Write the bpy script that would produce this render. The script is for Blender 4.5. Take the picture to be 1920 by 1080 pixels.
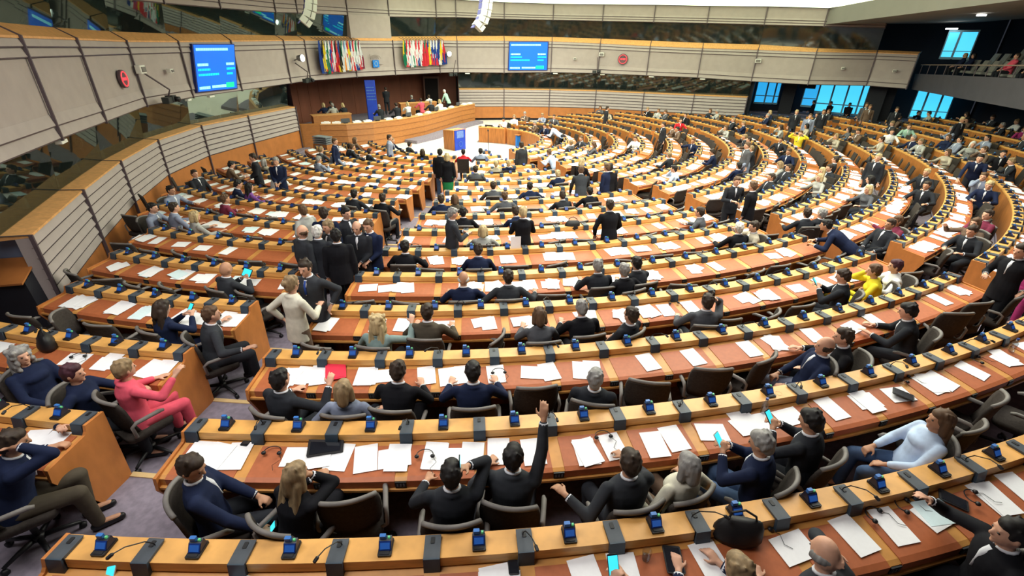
import bpy, math, random
from mathutils import Vector, Matrix
random.seed(7)
SC = bpy.context.scene
for _o in list(bpy.data.objects): bpy.data.objects.remove(_o)
COL = SC.collection
PI = math.pi
R_ = math.radians
# ------------------------------------------------------------------ camera, world, light, exposure
CAM = Vector((0.0, -24.19011, 4.12374))
BR = Vector((0.99635, -0.08432, 0.01312)); BU = Vector((0.02681, 0.4552, 0.88998)); BF = Vector((0.08101, 0.88639, -0.4558))
FPX = 886.23
cd = bpy.data.cameras.new('camera'); cam = bpy.data.objects.new('camera', cd); COL.objects.link(cam)
cd.sensor_width = 36.0; cd.lens = FPX / 1920 * 36; cd.clip_start = .05; cd.clip_end = 300
cam.matrix_world = Matrix(((BR.x, BU.x, -BF.x, CAM.x), (BR.y, BU.y, -BF.y, CAM.y), (BR.z, BU.z, -BF.z, CAM.z), (0, 0, 0, 1)))
SC.camera = cam
W = bpy.data.worlds.new('world'); SC.world = W; W.use_nodes = True
W.node_tree.nodes['Background'].inputs[0].default_value = (.55, .62, .8, 1)
W.node_tree.nodes['Background'].inputs[1].default_value = .03
SC.view_settings.view_transform = 'Standard'; SC.view_settings.look = 'None'
SC.view_settings.exposure = 0.42; SC.view_settings.gamma = 1.0; SC.view_settings.use_curve_mapping = False
SC.cycles.use_denoising = True
SC.cycles.max_bounces = 6; SC.cycles.diffuse_bounces = 3; SC.cycles.glossy_bounces = 3; SC.cycles.transparent_max_bounces = 8
SC.cycles.sample_clamp_indirect = 4; SC.cycles.caustics_reflective = False; SC.cycles.caustics_refractive = False
def area(name, loc, size, energy, color=(1, 1, 1), target=None, sy=None, spread=None):
    l = bpy.data.lights.new(name, 'AREA'); l.energy = energy; l.color = color
    l.shape = 'RECTANGLE'; l.size = size; l.size_y = sy or size
    if spread: l.spread = spread
    o = bpy.data.objects.new(name, l); COL.objects.link(o); o.location = loc
    d = (Vector(target) if target else Vector((loc[0], loc[1], 0))) - Vector(loc)
    o.rotation_euler = d.to_track_quat('-Z', 'Y').to_euler()
    return o
LIT = (1.0, .975, .94)
# added area lights just beneath the luminous ceiling, to brighten the hall
area('added_ceiling_fill', (-3, -21, 6.5), 5, 330, LIT, (-2, -17, 0), 3)
area('added_ceiling_fill', (4, -15, 6.5), 8, 620, LIT, None, 6)
area('added_ceiling_fill', (3, -5, 6.5), 8, 760, LIT, None, 6)
area('added_ceiling_fill', (11, -3, 6.5), 8, 420, LIT, None, 6)
area('added_ceiling_fill', (10, -14, 6.5), 7, 420, LIT, None, 6)
area('added_ceiling_fill', (3, 5, 6.5), 7, 560, LIT, None, 5)
# ------------------------------------------------------------------ seating geometry
def RI(i): return 21.88978 - 1.2986*i + .00479*i*i
def ZC(i): return .8925 - .068*i + .00101*i*i
CH = .85                                   # height of a desk's console above its tier
def ZF(i): return ZC(i) - CH
def P(r, th, z=0.0): return Vector((r*math.sin(th), -r*math.cos(th), z))
def wpx(v):
    d = Vector(v) - CAM; zz = d.dot(BF)
    if zz < .1: return None
    return (960 + FPX*d.dot(BR)/zz, 540 - FPX*d.dot(BU)/zz, zz)
def seen(v, mx=130, my=130):
    q = wpx(v)
    return q is not None and -mx < q[0] < 1920+mx and -my < q[1] < 1080+my
def floor_z(x, y):
    r = math.hypot(x, y); i = -5
    while i < 16 and RI(i) - .02 > r: i += 1
    return ZF(min(max(i, -5), 16))
# ------------------------------------------------------------------ materials
MATS = {}
def nt(name):
    m = bpy.data.materials.new(name); m.use_nodes = True
    return m, m.node_tree.nodes, m.node_tree.links, m.node_tree.nodes['Principled BSDF']
def mat(name, col, rough=.6, var=.12, scale=6.0, stretch=None, bump=0.0, metal=0.0, spec=.35, emit=None, estr=1.0, coat=0):
    if name in MATS: return MATS[name]
    m, N, L, B = nt(name)
    B.inputs['Roughness'].default_value = rough; B.inputs['Metallic'].default_value = metal
    B.inputs['Specular IOR Level'].default_value = spec
    if coat: B.inputs['Coat Weight'].default_value = coat
    tc = N.new('ShaderNodeTexCoord'); mp = N.new('ShaderNodeMapping'); no = N.new('ShaderNodeTexNoise')
    L.new(tc.outputs['Object'], mp.inputs[0]); L.new(mp.outputs[0], no.inputs['Vector'])
    if stretch: mp.inputs['Scale'].default_value = stretch
    no.inputs['Scale'].default_value = scale; no.inputs['Detail'].default_value = 3
    cr = N.new('ShaderNodeValToRGB'); L.new(no.outputs[0], cr.inputs[0])
    cr.color_ramp.elements[0].position = .3; cr.color_ramp.elements[1].position = .7
    cr.color_ramp.elements[0].color = tuple(c*(1-var) for c in col) + (1,)
    cr.color_ramp.elements[1].color = tuple(min(1, c*(1+var)) for c in col) + (1,)
    L.new(cr.outputs[0], B.inputs['Base Color'])
    if bump:
        bp = N.new('ShaderNodeBump'); bp.inputs['Strength'].default_value = bump
        L.new(no.outputs[0], bp.inputs['Height']); L.new(bp.outputs[0], B.inputs['Normal'])
    if emit:
        B.inputs['Emission Color'].default_value = tuple(emit) + (1,); B.inputs['Emission Strength'].default_value = estr
    MATS[name] = m
    return m
def glass(name, tint, refl=.3, rough=.02, trans=.55):
    if name in MATS: return MATS[name]
    m = bpy.data.materials.new(name); m.use_nodes = True; N = m.node_tree.nodes; L = m.node_tree.links
    for n in list(N): N.remove(n)
    o = N.new('ShaderNodeOutputMaterial'); g = N.new('ShaderNodeBsdfGlossy'); t = N.new('ShaderNodeBsdfTransparent'); d = N.new('ShaderNodeBsdfDiffuse')
    mx = N.new('ShaderNodeMixShader'); m2 = N.new('ShaderNodeMixShader'); no = N.new('ShaderNodeTexNoise')
    no.inputs['Scale'].default_value = 1.5
    mr = N.new('ShaderNodeMapRange'); mr.inputs['To Min'].default_value = refl*.8; mr.inputs['To Max'].default_value = refl*1.2
    L.new(no.outputs[0], mr.inputs[0])
    g.inputs['Roughness'].default_value = rough; g.inputs['Color'].default_value = tuple(tint) + (1,)
    t.inputs['Color'].default_value = tuple(.5+.5*c for c in tint) + (1,)
    d.inputs['Color'].default_value = (.02, .03, .03, 1)
    m2.inputs[0].default_value = trans
    L.new(d.outputs[0], m2.inputs[1]); L.new(t.outputs[0], m2.inputs[2])
    L.new(mr.outputs[0], mx.inputs[0]); L.new(m2.outputs[0], mx.inputs[1]); L.new(g.outputs[0], mx.inputs[2])
    L.new(mx.outputs[0], o.inputs[0]); MATS[name] = m
    return m
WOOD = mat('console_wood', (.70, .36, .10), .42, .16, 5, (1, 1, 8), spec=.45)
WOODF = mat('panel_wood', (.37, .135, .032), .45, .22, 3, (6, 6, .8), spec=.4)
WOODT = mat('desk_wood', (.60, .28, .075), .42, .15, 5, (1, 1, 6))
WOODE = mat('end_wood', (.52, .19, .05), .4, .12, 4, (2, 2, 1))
LEATH = mat('tan_leather', (.42, .12, .045), .5, .08, 20, bump=.05)
SILL = mat('sill_wood', (.66, .33, .12), .5, .14, 4, (3, 3, 1))
BOARD = mat('mauve_board', (.36, .305, .29), .62, .05, 3)
BASEW = mat('base_wood', (.42, .15, .04), .5, .12, 3)
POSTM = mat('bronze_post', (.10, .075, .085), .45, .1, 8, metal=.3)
CARPET = mat('mauve_carpet', (.24, .21, .26), .95, .16, 14, bump=.15, spec=.1)
STAGE = mat('cream_stage', (.80, .72, .66), .5, .04, 2)
BLACKP = mat('black_plastic', (.012, .012, .014), .45, .2, 10)
DGREY = mat('slate_plastic', (.06, .07, .085), .5, .15, 10)
BLUEP = mat('blue_plastic', (.015, .05, .26), .4, .15, 10)
BLUEL = mat('blue_screen_lit', (.02, .07, .25), .3, .1, 10, emit=(.03, .15, .6), estr=.25)
CHF = mat('chair_fabric', (.040, .033, .029), .85, .2, 40, bump=.1, spec=.15)
CHR = mat('chair_rim', (.17, .155, .145), .6, .15, 10)
METAL = mat('grey_metal', (.22, .22, .23), .35, .1, 10, metal=.8)
PAPER = mat('white_paper', (.93, .93, .95), .75, .02, 30)
PAPERB = mat('pale_blue_paper', (.72, .88, .92), .75, .03, 30)
REDF = mat('red_folder', (.72, .03, .07), .5, .05, 8)
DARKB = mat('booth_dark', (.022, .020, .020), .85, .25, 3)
NAVYC = mat('booth_counter', (.02, .02, .10), .5, .2, 3)
DWOOD = mat('dark_wood_wall', (.20, .07, .04), .55, .12, 2, (1, 1, .3))
WHITEP = mat('white_plastic', (.75, .74, .68), .5, .04, 6)
# ------------------------------------------------------------------ mesh helpers
class MB:
    def __init__(s): s.v = []; s.f = []; s.m = []
    def face(s, idx, mi=0): s.f.append(tuple(idx)); s.m.append(mi)
    def quad(s, a, b, c, d, mi=0):
        n = len(s.v); s.v += [Vector(a), Vector(b), Vector(c), Vector(d)]; s.face((n, n+1, n+2, n+3), mi)
    def hexa(s, p, mi=0):
        n = len(s.v); s.v += [Vector(q) for q in p]
        for q in ((3, 2, 1, 0), (4, 5, 6, 7), (0, 1, 5, 4), (1, 2, 6, 5), (2, 3, 7, 6), (3, 0, 4, 7)): s.face([n+k for k in q], mi)
    def box(s, c, d, mi=0, rz=0, M=None, taper=1.0):
        hx, hy, hz = d[0]/2, d[1]/2, d[2]/2; cs, sn = math.cos(rz), math.sin(rz); pts = []
        for z in (-hz, hz):
            k = taper if z > 0 else 1.0
            for x, y in ((-hx, -hy), (hx, -hy), (hx, hy), (-hx, hy)):
                x *= k; y *= k; q = Vector((x*cs-y*sn, x*sn+y*cs, z)); pts.append((M @ q if M else q) + Vector(c))
        s.hexa(pts, mi)
    def rbox(s, c, d, r=.01, mi=0, rz=0, n=3):
        # box with rounded vertical corners
        hx, hy, hz = d[0]/2-r, d[1]/2-r, d[2]/2; pts = []
        for cx, cy, a0 in ((hx, hy, 0), (-hx, hy, 90), (-hx, -hy, 180), (hx, -hy, 270)):
            for k in range(n+1):
                a = R_(a0 + 90*k/n); pts.append((cx + r*math.cos(a), cy + r*math.sin(a)))
        s.prism(pts, c[2]-hz, c[2]+hz, mi, (c[0], c[1]), rz)
    def prism(s, pts, z0, z1, mi=0, o=(0, 0), rz=0):
        cs, sn = math.cos(rz), math.sin(rz); n = len(s.v); k = len(pts)
        for z in (z0, z1):
            for x, y in pts: s.v.append(Vector((o[0]+x*cs-y*sn, o[1]+x*sn+y*cs, z)))
        s.face([n+j for j in range(k)][::-1], mi); s.face([n+k+j for j in range(k)], mi)
        for j in range(k): s.face((n+j, n+(j+1) % k, n+k+(j+1) % k, n+k+j), mi)
    def tube(s, pts, rad, seg=8, mi=0, cap=True, sx=1.0):
        pts = [Vector(q) for q in pts]; rr = rad if isinstance(rad, (list, tuple)) else [rad]*len(pts)
        n0 = len(s.v); prev = None
        for k, q in enumerate(pts):
            t = (pts[min(k+1, len(pts)-1)] - pts[max(k-1, 0)])
            t = t.normalized() if t.length > 1e-9 else Vector((0, 0, 1))
            if prev is None:
                u = t.cross(Vector((0, 0, 1)));
                if u.length < .1: u = t.cross(Vector((0, 1, 0)))
            else: u = prev - t*prev.dot(t)
            u.normalize(); prev = u; w = t.cross(u)
            for j in range(seg):
                a = 2*PI*j/seg; s.v.append(q + (u*math.cos(a)*sx + w*math.sin(a))*rr[k])
        for k in range(len(pts)-1):
            for j in range(seg):
                a = n0+k*seg+j; b = n0+k*seg+(j+1) % seg; s.face((a, b, b+seg, a+seg), mi)
        if cap:
            s.face([n0+j for j in range(seg)][::-1], mi); e = n0+(len(pts)-1)*seg; s.face([e+j for j in range(seg)], mi)
    def blob(s, c, r, mi=0, nu=12, nv=8, M=None):
        n0 = len(s.v); c = Vector(c); r = Vector(r) if not isinstance(r, (int, float)) else Vector((r, r, r))
        for iv in range(1, nv):
            ph = PI*iv/nv
            for iu in range(nu):
                th = 2*PI*iu/nu; q = Vector((r.x*math.sin(ph)*math.cos(th), r.y*math.sin(ph)*math.sin(th), r.z*math.cos(ph)))
                s.v.append((M @ q if M else q) + c)
        t = Vector((0, 0, r.z)); top = len(s.v); s.v.append((M @ t if M else t) + c); s.v.append((M @ -t if M else -t) + c)
        for iv in range(nv-2):
            for iu in range(nu):
                a = n0+iv*nu+iu; b = n0+iv*nu+(iu+1) % nu; s.face((a, a+nu, b+nu, b), mi)
        for iu in range(nu):
            s.face((top, n0+iu, n0+(iu+1) % nu), mi); e = n0+(nv-2)*nu; s.face((top+1, e+(iu+1) % nu, e+iu), mi)
    def capsule(s, a, b, ra, rb, seg=10, mi=0):
        a = Vector(a); b = Vector(b); t = b-a; L = t.length
        if L < 1e-6: s.blob(a, ra, mi); return
        t /= L; P_ = []; Rr = []
        for k in (-.98, -.8, -.45): P_.append(a + t*ra*k); Rr.append(ra*math.sqrt(1-k*k))
        P_.append(a); Rr.append(ra); P_.append(b); Rr.append(rb)
        for k in (.45, .8, .98): P_.append(b + t*rb*k); Rr.append(rb*math.sqrt(1-k*k))
        s.tube(P_, Rr, seg, mi)
    def loft(s, secs, seg=14, mi=0):
        # secs: (centre, half width vector, half depth vector)
        n0 = len(s.v)
        for c, u, w in secs:
            for j in range(seg):
                a = 2*PI*j/seg; s.v.append(Vector(c) + Vector(u)*math.cos(a) + Vector(w)*math.sin(a))
        for k in range(len(secs)-1):
            for j in range(seg):
                a = n0+k*seg+j; b = n0+k*seg+(j+1) % seg; s.face((a, b, b+seg, a+seg), mi)
        s.face([n0+j for j in range(seg)][::-1], mi); e = n0+(len(secs)-1)*seg; s.face([e+j for j in range(seg)], mi)
    def arc(s, prof, r0, t0, t1, z0, step=.5, mi=0, caps=True):
        # closed profile [(dr, dz)] swept round the centre of the hall
        n = max(1, int(math.ceil(abs(t1-t0)*r0/step))); n0 = len(s.v); k = len(prof)
        for a in range(n+1):
            t = t0 + (t1-t0)*a/n
            for dr, dz in prof: s.v.append(P(r0+dr, t, z0+dz))
        for a in range(n):
            for j in range(k):
                p = n0+a*k+j; q = n0+a*k+(j+1) % k; s.face((p, q, q+k, p+k), mi)
        if caps: s.face([n0+j for j in range(k)][::-1], mi); s.face([n0+n*k+j for j in range(k)], mi)
    def mesh(s, name, mats, off=None, smooth=False):
        me = bpy.data.meshes.new(name); vs = [tuple(v - off) if off else tuple(v) for v in s.v]
        me.from_pydata(vs, [], s.f)
        for m in (mats if isinstance(mats, (list, tuple)) else [mats]): me.materials.append(m)
        me.polygons.foreach_set('material_index', s.m)
        if smooth: me.polygons.foreach_set('use_smooth', [True]*len(s.f))
        me.update()
        return me
def link(name, data, parent=None, loc=None, rz=None):
    o = bpy.data.objects.new(name, data); COL.objects.link(o)
    if parent is not None: o.parent = parent
    if loc is not None: o.location = loc
    if rz is not None: o.rotation_euler = (0, 0, rz)
    return o
def tag(o, label, cat, group=None, kind=None):
    o['label'] = label; o['category'] = cat
    if group: o['group'] = group
    if kind: o['kind'] = kind
    return o
def thing(name, label, cat, loc=(0, 0, 0), rz=0, group=None):
    return tag(link(name, None, None, loc, rz), label, cat, group)
def part(name, mb, mats, parent, off=None, smooth=False, label=None):
    o = link(name, mb.mesh(name, mats, off, smooth), parent)
    if label: o['label'] = label
    return o
def struct(name, mb, mats, smooth=False):
    o = link(name, mb.mesh(name, mats, None, smooth)); o['kind'] = 'structure'
    return o
def one(name, mb, mats, label, cat, loc=(0, 0, 0), rz=0, group=None, smooth=False):
    # a thing that is a single mesh, built in local coordinates
    return tag(link(name, mb.mesh(name, mats, None, smooth), None, loc, rz), label, cat, group)
def ordinal(n):
    w = ['', 'first', 'second', 'third', 'fourth', 'fifth', 'sixth', 'seventh', 'eighth', 'ninth', 'tenth', 'eleventh', 'twelfth', 'thirteenth', 'fourteenth', 'fifteenth', 'sixteenth', 'seventeenth', 'eighteenth', 'nineteenth', 'twentieth']
    if n <= 20: return w[n]
    t = {2: 'twenty', 3: 'thirty', 4: 'forty', 5: 'fifty'}[n//10]
    return t + '-' + w[n % 10] if n % 10 else {2: 'twentieth', 3: 'thirtieth', 4: 'fortieth', 5: 'fiftieth'}[n//10]
PEOPLE = [
(2.26, -22.6, 0.042, 6.0, 0, 'head', 'fringe', 0, 'charcoal', 'dark', 'grey', {}, 'bald man in grey suit and glasses, hand to head, bottom right corner row'),
(1.64, -22.65, 0.042, 9.0, 0, 'write', 'short', 0, 'navy', 'dark', 'dblond', {}, 'fair-haired person holding up a white sheet at the bottom edge of the photo'),
(0.91, -22.69, 0.042, 2.0, 0, 'phone_hold', 'bald', 0, 'grey', 'dark', 'grey', {}, 'bald man with headset holding a lit phone at the bottom edge'),
(-0.59, -22.7, 0.042, -1.0, 0, 'desk', 'short', 0, 'navy', 'dark', 'black', {}, 'dark-haired person whose head just shows at the bottom edge'),
(3.65, -22.41, 0.042, 69.0, 0, 'gesture', 'short', 0, 'black', 'black', 'black', {}, 'dark-haired man in black suit turned sideways, bottom right corner'),
(-2.22, -21.33, -0.024, -68.0, 1, 'phone_low', 'short', 0, 'navy', 'dark', 'dbrown', {}, 'dark-haired man in navy suit turned right beside the left aisle'),
(-1.49, -21.56, -0.024, -29.0, 1, 'chin', 'long', 1, 'black', 'black', 'dblond', {'legcross': 1}, 'long-haired blond woman in black jacket, leg crossed, lower left'),
(-0.21, -21.61, -0.024, -1.0, 1, 'phone_ear', 'short', 0, 'dark', 'dark', 'black', {}, 'short-haired man in dark suit with phone held to right ear'),
(0.27, -21.49, -0.024, -11.0, 1, 'raise', 'short', 0, 'charcoal', 'dark', 'black', {}, 'man in dark grey suit raising his right arm high'),
(1.22, -21.58, -0.024, 11.0, 1, 'elbow_left', 'short', 0, 'charcoal', 'dark', 'dbrown', {}, 'balding man in dark grey jacket stretching out his left hand'),
(1.67, -21.52, -0.024, 22.0, 1, 'armrest', 'bob', 1, 'cream', 'brown', 'grey', {}, 'grey-haired woman in cream cardigan leaning back'),
(2.45, -21.48, -0.024, 38.0, 1, 'phone_hold', 'short', 0, 'navy', 'jeans', 'grey', {}, 'grey-haired man in navy suit holding a small white phone'),
(3.04, -21.26, -0.024, 30.0, 1, 'phone_hold', 'short', 0, 'dark', 'dark', 'black', {}, 'dark-haired man in dark suit holding up a cyan phone'),
(4.16, -21.21, -0.024, 73.0, 1, 'rest', 'long', 1, 'lblue', 'jeans', 'brown', {}, 'long-haired brunette woman in pale blue blouse turned left, lower right'),
(-2.0, -20.23, -0.089, -26.0, 2, 'gesture', 'short', 0, 'dark', 'dark', 'black', {}, 'black-haired man in black suit at the row end, right hand raised over papers'),
(-1.31, -20.29, -0.089, -4.0, 2, 'armrest', 'bob', 1, 'bluegrey', 'dark', 'dblond', {}, 'blond woman in blue-grey cardigan, second from the aisle'),
(-0.84, -20.25, -0.089, -10.0, 2, 'write', 'short', 0, 'black', 'black', 'dbrown', {}, 'dark-haired man in black suit leaning over spread papers'),
(-0.03, -20.27, -0.089, -0.0, 2, 'desk', 'short', 0, 'navy', 'dark', 'black', {}, 'black-haired man in navy suit with both elbows on the desk'),
(1.25, -20.29, -0.089, -17.0, 2, 'rest', 'short', 0, 'dark', 'dark', 'grey', {}, 'grey-haired man in dark suit leaning back beside empty chairs'),
(3.96, -19.93, -0.089, 73.0, 2, 'rest', 'fringe', 0, 'navy', 'bluegrey', 'dbrown', {}, 'balding man in navy suit lounging sideways in his chair'),
(4.48, -19.83, -0.089, 65.0, 2, 'desk', 'short', 0, 'black', 'dark', 'dbrown', {}, 'bearded man in black suit talking to the balding man in navy'),
(5.84, -19.34, -0.089, 47.0, 2, 'write', 'short', 0, 'dark', 'dark', 'black', {}, 'dark-haired man in dark suit with arms folded on the desk, right side'),
(-1.23, -19.02, -0.152, -12.0, 3, 'gesture', 'curly', 1, 'teal', 'dark', 'blond', {}, 'curly blond woman in grey-green top using a tablet'),
(-0.62, -18.88, -0.152, -7.0, 3, 'desk', 'short', 0, 'olive', 'dark', 'dbrown', {}, 'man in olive brown jacket seated beside the curly blond woman'),
(0.86, -19.04, -0.152, 3.0, 3, 'write', 'bob', 1, 'grey', 'dark', 'brown', {}, 'brown-haired woman in grey knitted jacket'),
(1.46, -18.93, -0.152, 8.0, 3, 'write', 'short', 0, 'black', 'black', 'grey', {}, 'balding grey-haired man in black suit next to the woman in grey'),
(1.99, -18.95, -0.152, 36.0, 3, 'rest', 'short', 0, 'dark', 'dark', 'dbrown', {}, 'man in dark suit leaning back, turned left, fourth row from bottom'),
(3.2, -18.79, -0.152, -6.0, 3, 'phone_ear', 'short', 0, 'grey', 'dark', 'dbrown', {}, 'man in grey suit talking on a phone'),
(5.76, -18.12, -0.152, 46.0, 3, 'phone_hold', 'short', 0, 'dark', 'dark', 'dbrown', {}, 'man in dark suit reading his phone beside the person in yellow'),
(6.54, -17.9, -0.152, 55.0, 3, 'chin', 'short', 1, 'yellow', 'yellow', 'brown', {}, 'brown-haired person in bright yellow jacket'),
(7.0, -17.72, -0.152, 66.0, 3, 'desk', 'short', 1, 'white', 'dark', 'dred', {}, 'person in white blouse with dark red hair behind the yellow jacket'),
(-0.15, -17.79, -0.213, -0.0, 4, 'desk', 'fringe', 0, 'navy', 'dark', 'white', {}, 'bald man in navy jacket seated in the fifth row'),
(0.54, -17.78, -0.213, 2.0, 4, 'wide', 'short', 0, 'charcoal', 'dark', 'dbrown', {}, 'broad man in dark grey suit raising an elbow beside the bald man in navy'),
(2.45, -17.62, -0.213, 20.0, 4, 'wide', 'short', 0, 'black', 'dark', 'grey', {}, 'grey-haired man in black suit bent over the desk, fifth row'),
(0.1, -16.54, -0.272, 0.0, 5, 'write', 'short', 0, 'navy', 'dark', 'dbrown', {}, 'man in navy suit in front of an upright white sheet'),
(2.05, -17.47, -0.213, 7.0, 4, 'write', 'short', 0, 'dark', 'dark', 'grey', {}, 'grey-haired man in dark suit, sixth row centre'),
(2.74, -17.38, -0.213, 17.0, 4, 'chin', 'short', 0, 'dark', 'dark', 'black', {}, 'black-haired man in dark suit, sixth row right of the grey-haired man'),
(5.41, -15.63, -0.272, 9.0, 5, 'desk', 'short', 0, 'black', 'dark', 'white', {}, 'white-haired man in black jacket at the right end of a middle row'),
(5.8, -15.49, -0.272, 80.0, 5, 'gesture', 'short', 0, 'beige', 'beige', 'dbrown', {}, 'man in beige jacket turned toward the white-haired man in black'),
(-1.21, -16.29, -0.272, -4.0, 5, 'desk', 'short', 0, 'black', 'dark', 'black', {}, 'black-haired man in black suit seated at a row end by the aisle'),
(0.22, -15.29, -0.329, 1.0, 6, 'desk', 'bob', 1, 'lgrey', 'dark', 'blond', {}, 'blond woman in light grey jacket beside the standing dark-suited man'),
(-0.19, -14.02, -0.384, -1.0, 7, 'desk', 'short', 0, 'black', 'dark', 'black', {}, 'broad black-suited man seated right behind the standing grey-haired man'),
(1.06, -14.01, -0.384, 24.0, 7, 'write', 'short', 0, 'navy', 'dark', 'dbrown', {}, 'man in navy suit seated beside the standing white-haired person'),
(0.86, -12.6, -0.437, 4.0, 8, 'wide', 'short', 0, 'grey', 'dark', 'brown', {}, 'man in grey jacket with arms spread, middle block centre'),
(-0.74, -12.81, -0.437, -3.0, 8, 'desk', 'short', 0, 'navy', 'dark', 'dbrown', {}, 'man in navy suit at the aisle end, reading'),
(-0.4, -12.69, -0.437, 8.0, 8, 'desk', 'bob', 1, 'olive', 'dark', 'brown', {}, 'brown-haired woman beside the man in navy by the aisle'),
(1.64, -11.49, -0.487, 8.0, 9, 'wide', 'short', 0, 'navy', 'dark', 'black', {}, 'man in navy suit with spread arms, tenth row'),
(2.37, -12.61, -0.437, 11.0, 8, 'write', 'short', 0, 'dark', 'dark', 'dbrown', {}, 'man in dark suit, ninth row right of centre'),
(3.15, -12.23, -0.437, 14.0, 8, 'desk', 'short', 0, 'black', 'dark', 'black', {}, 'dark-haired person in black, tenth row'),
(0.62, -11.39, -0.487, 3.0, 9, 'desk', 'short', 0, 'grey', 'dark', 'dbrown', {}, 'man in grey jacket, eleventh row'),
(5.21, -14.38, -0.329, 50.0, 6, 'desk', 'short', 0, 'grey', 'dark', 'dbrown', {}, 'man in grey jacket at the right end of a middle row near the pair standing'),
(-4.13, -18.48, -0.152, -31.0, 3, 'phone_hold', 'long', 1, 'navy', 'navy', 'dbrown', {}, 'long dark-haired woman in navy jacket, left block'),
(-3.45, -18.74, -0.152, -52.0, 3, 'wide', 'short', 0, 'charcoal', 'dark', 'brown', {}, 'man in charcoal suit reaching over the desk at the left block row end'),
(-4.86, -19.55, -0.089, -109.0, 2, 'rest', 'curly', 1, 'navy', 'dark', 'grey', {}, 'wavy grey-blond woman in navy coat turned to face right'),
(-4.14, -19.89, -0.089, -82.0, 2, 'elbow_r', 'short', 1, 'navy', 'dark', 'dred', {}, 'person with dark red hair in navy jacket beside the woman in pink'),
(-3.7, -19.9, -0.089, -35.0, 2, 'gesture', 'short', 1, 'pink', 'pink', 'dblond', {}, 'short blond woman in pink jacket and skirt at the row end'),
(-4.01, -21.04, -0.024, -55.0, 1, 'head', 'short', 0, 'navy', 'olive', 'dbrown', {}, 'dark-haired man in navy suit holding a phone, far left edge'),
(-3.89, -17.21, -0.213, -31.0, 4, 'phone_hold', 'bald', 0, 'charcoal', 'dark', 'brown', {}, 'bald man in charcoal suit working on a blue tablet, left block'),
(-5.93, -14.09, -0.329, -43.0, 6, 'desk', 'bob', 1, 'lgrey', 'dark', 'blond', {}, 'blond woman in light grey top, left block'),
(-7.1, -13.5, -0.329, -87.0, 6, 'desk', 'short', 0, 'bluegrey', 'dark', 'black', {}, 'black-haired person in blue-grey by the left wall'),
(-7.6, -11.82, -0.384, -102.0, 7, 'desk', 'short', 0, 'bluegrey', 'dark', 'black', {}, 'black-haired person in blue-grey sitting further along the left wall'),
(-7.83, -9.91, -0.437, -114.0, 8, 'rest', 'short', 0, 'dark', 'dark', 'dbrown', {}, 'dark-suited man sitting against the left wall'),
(-5.91, -12.75, -0.384, -45.0, 7, 'desk', 'short', 0, 'burgundy', 'dark', 'brown', {}, 'brown-haired person in dark red, left block'),
(-6.63, -13.55, -0.329, -46.0, 6, 'desk', 'short', 0, 'bluegrey', 'dark', 'dbrown', {}, 'person in blue-grey jacket behind the blond woman, left block'),
(-6.37, -11.13, -0.437, -59.0, 8, 'write', 'short', 0, 'navy', 'dark', 'black', {}, 'person in navy with white papers, left block'),
(-5.91, -11.38, -0.437, -47.0, 8, 'desk', 'long', 1, 'purple', 'dark', 'black', {}, 'long black-haired woman in purple, left block'),
(-2.98, -12.27, -0.437, -24.0, 8, 'desk', 'short', 0, 'dark', 'dark', 'black', {}, 'person in dark suit near the right end of the left block'),
(-2.21, -12.64, -0.437, -20.0, 8, 'desk', 'short', 0, 'black', 'dark', 'dbrown', {}, 'black-suited man at the right end of a left block row'),
(7.43, -14.77, -0.272, -3.0, 5, 'desk', 'short', 0, 'dark', 'dark', 'dbrown', {}, 'man in dark suit leaning on his desk, right block front row end'),
(7.75, -14.61, -0.272, 18.0, 5, 'rest', 'short', 0, 'dark', 'dark', 'grey', {}, 'grey-haired man beside the dark-suited man at the right block row end'),
(8.5, -15.63, -0.213, 99.0, 4, 'rest', 'short', 0, 'dark', 'dark', 'dbrown', {}, 'man in dark suit lounging sideways behind the bending man'),
(8.99, -15.35, -0.213, 90.0, 4, 'elbow_r', 'short', 1, 'burgundy', 'dark', 'brown', {}, 'person in burgundy with an arm stretched out along the row'),
(9.94, -16.18, -0.152, 101.0, 3, 'write', 'short', 0, 'dark', 'dark', 'dbrown', {}, 'man in dark suit bent over papers, right block'),
(10.42, -15.72, -0.152, 103.0, 3, 'gesture', 'bob', 1, 'brown', 'dark', 'brown', {}, 'brown-haired woman in brown gesturing beside the dark-suited man'),
(10.99, -15.32, -0.152, 96.0, 3, 'rest', 'short', 0, 'burgundy', 'dark', 'dbrown', {}, 'person in burgundy seated beside a big empty chair, right block'),
(9.65, -17.67, -0.089, 108.0, 2, 'gesture', 'bob', 1, 'magenta', 'magenta', 'black', {}, 'woman in magenta jacket with black hair at the right edge'),
(10.57, -12.72, -0.272, 89.0, 5, 'desk', 'bob', 1, 'grey', 'dark', 'blond', {}, 'fair-haired person in grey, right block middle'),
(12.19, -12.68, -0.213, 114.0, 4, 'desk', 'short', 0, 'dark', 'dark', 'dbrown', {}, 'dark-suited man seated in front of the curved wooden panel, right block'),
(13.49, -11.29, -0.213, 110.0, 4, 'desk', 'short', 0, 'dark', 'dark', 'blond', {}, 'blond person in dark jacket, right block upper end'),
(14.57, -11.97, -0.152, 120.0, 3, 'chin', 'short', 0, 'bluegrey', 'dark', 'brown', {}, 'person in blue-grey jacket leaning on one hand, far right'),
(13.81, -12.84, -0.152, 122.0, 3, 'write', 'short', 0, 'navy', 'dark', 'blond', {}, 'blond man in navy suit writing, far right'),
(10.9, -10.44, -0.329, 91.0, 6, 'desk', 'bob', 1, 'beige', 'dark', 'blond', {}, 'fair-haired person in beige, right block'),
(11.34, -10.15, -0.329, 93.0, 6, 'desk', 'short', 0, 'dark', 'dark', 'dbrown', {}, 'dark-haired man beside the fair-haired person in beige'),
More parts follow.
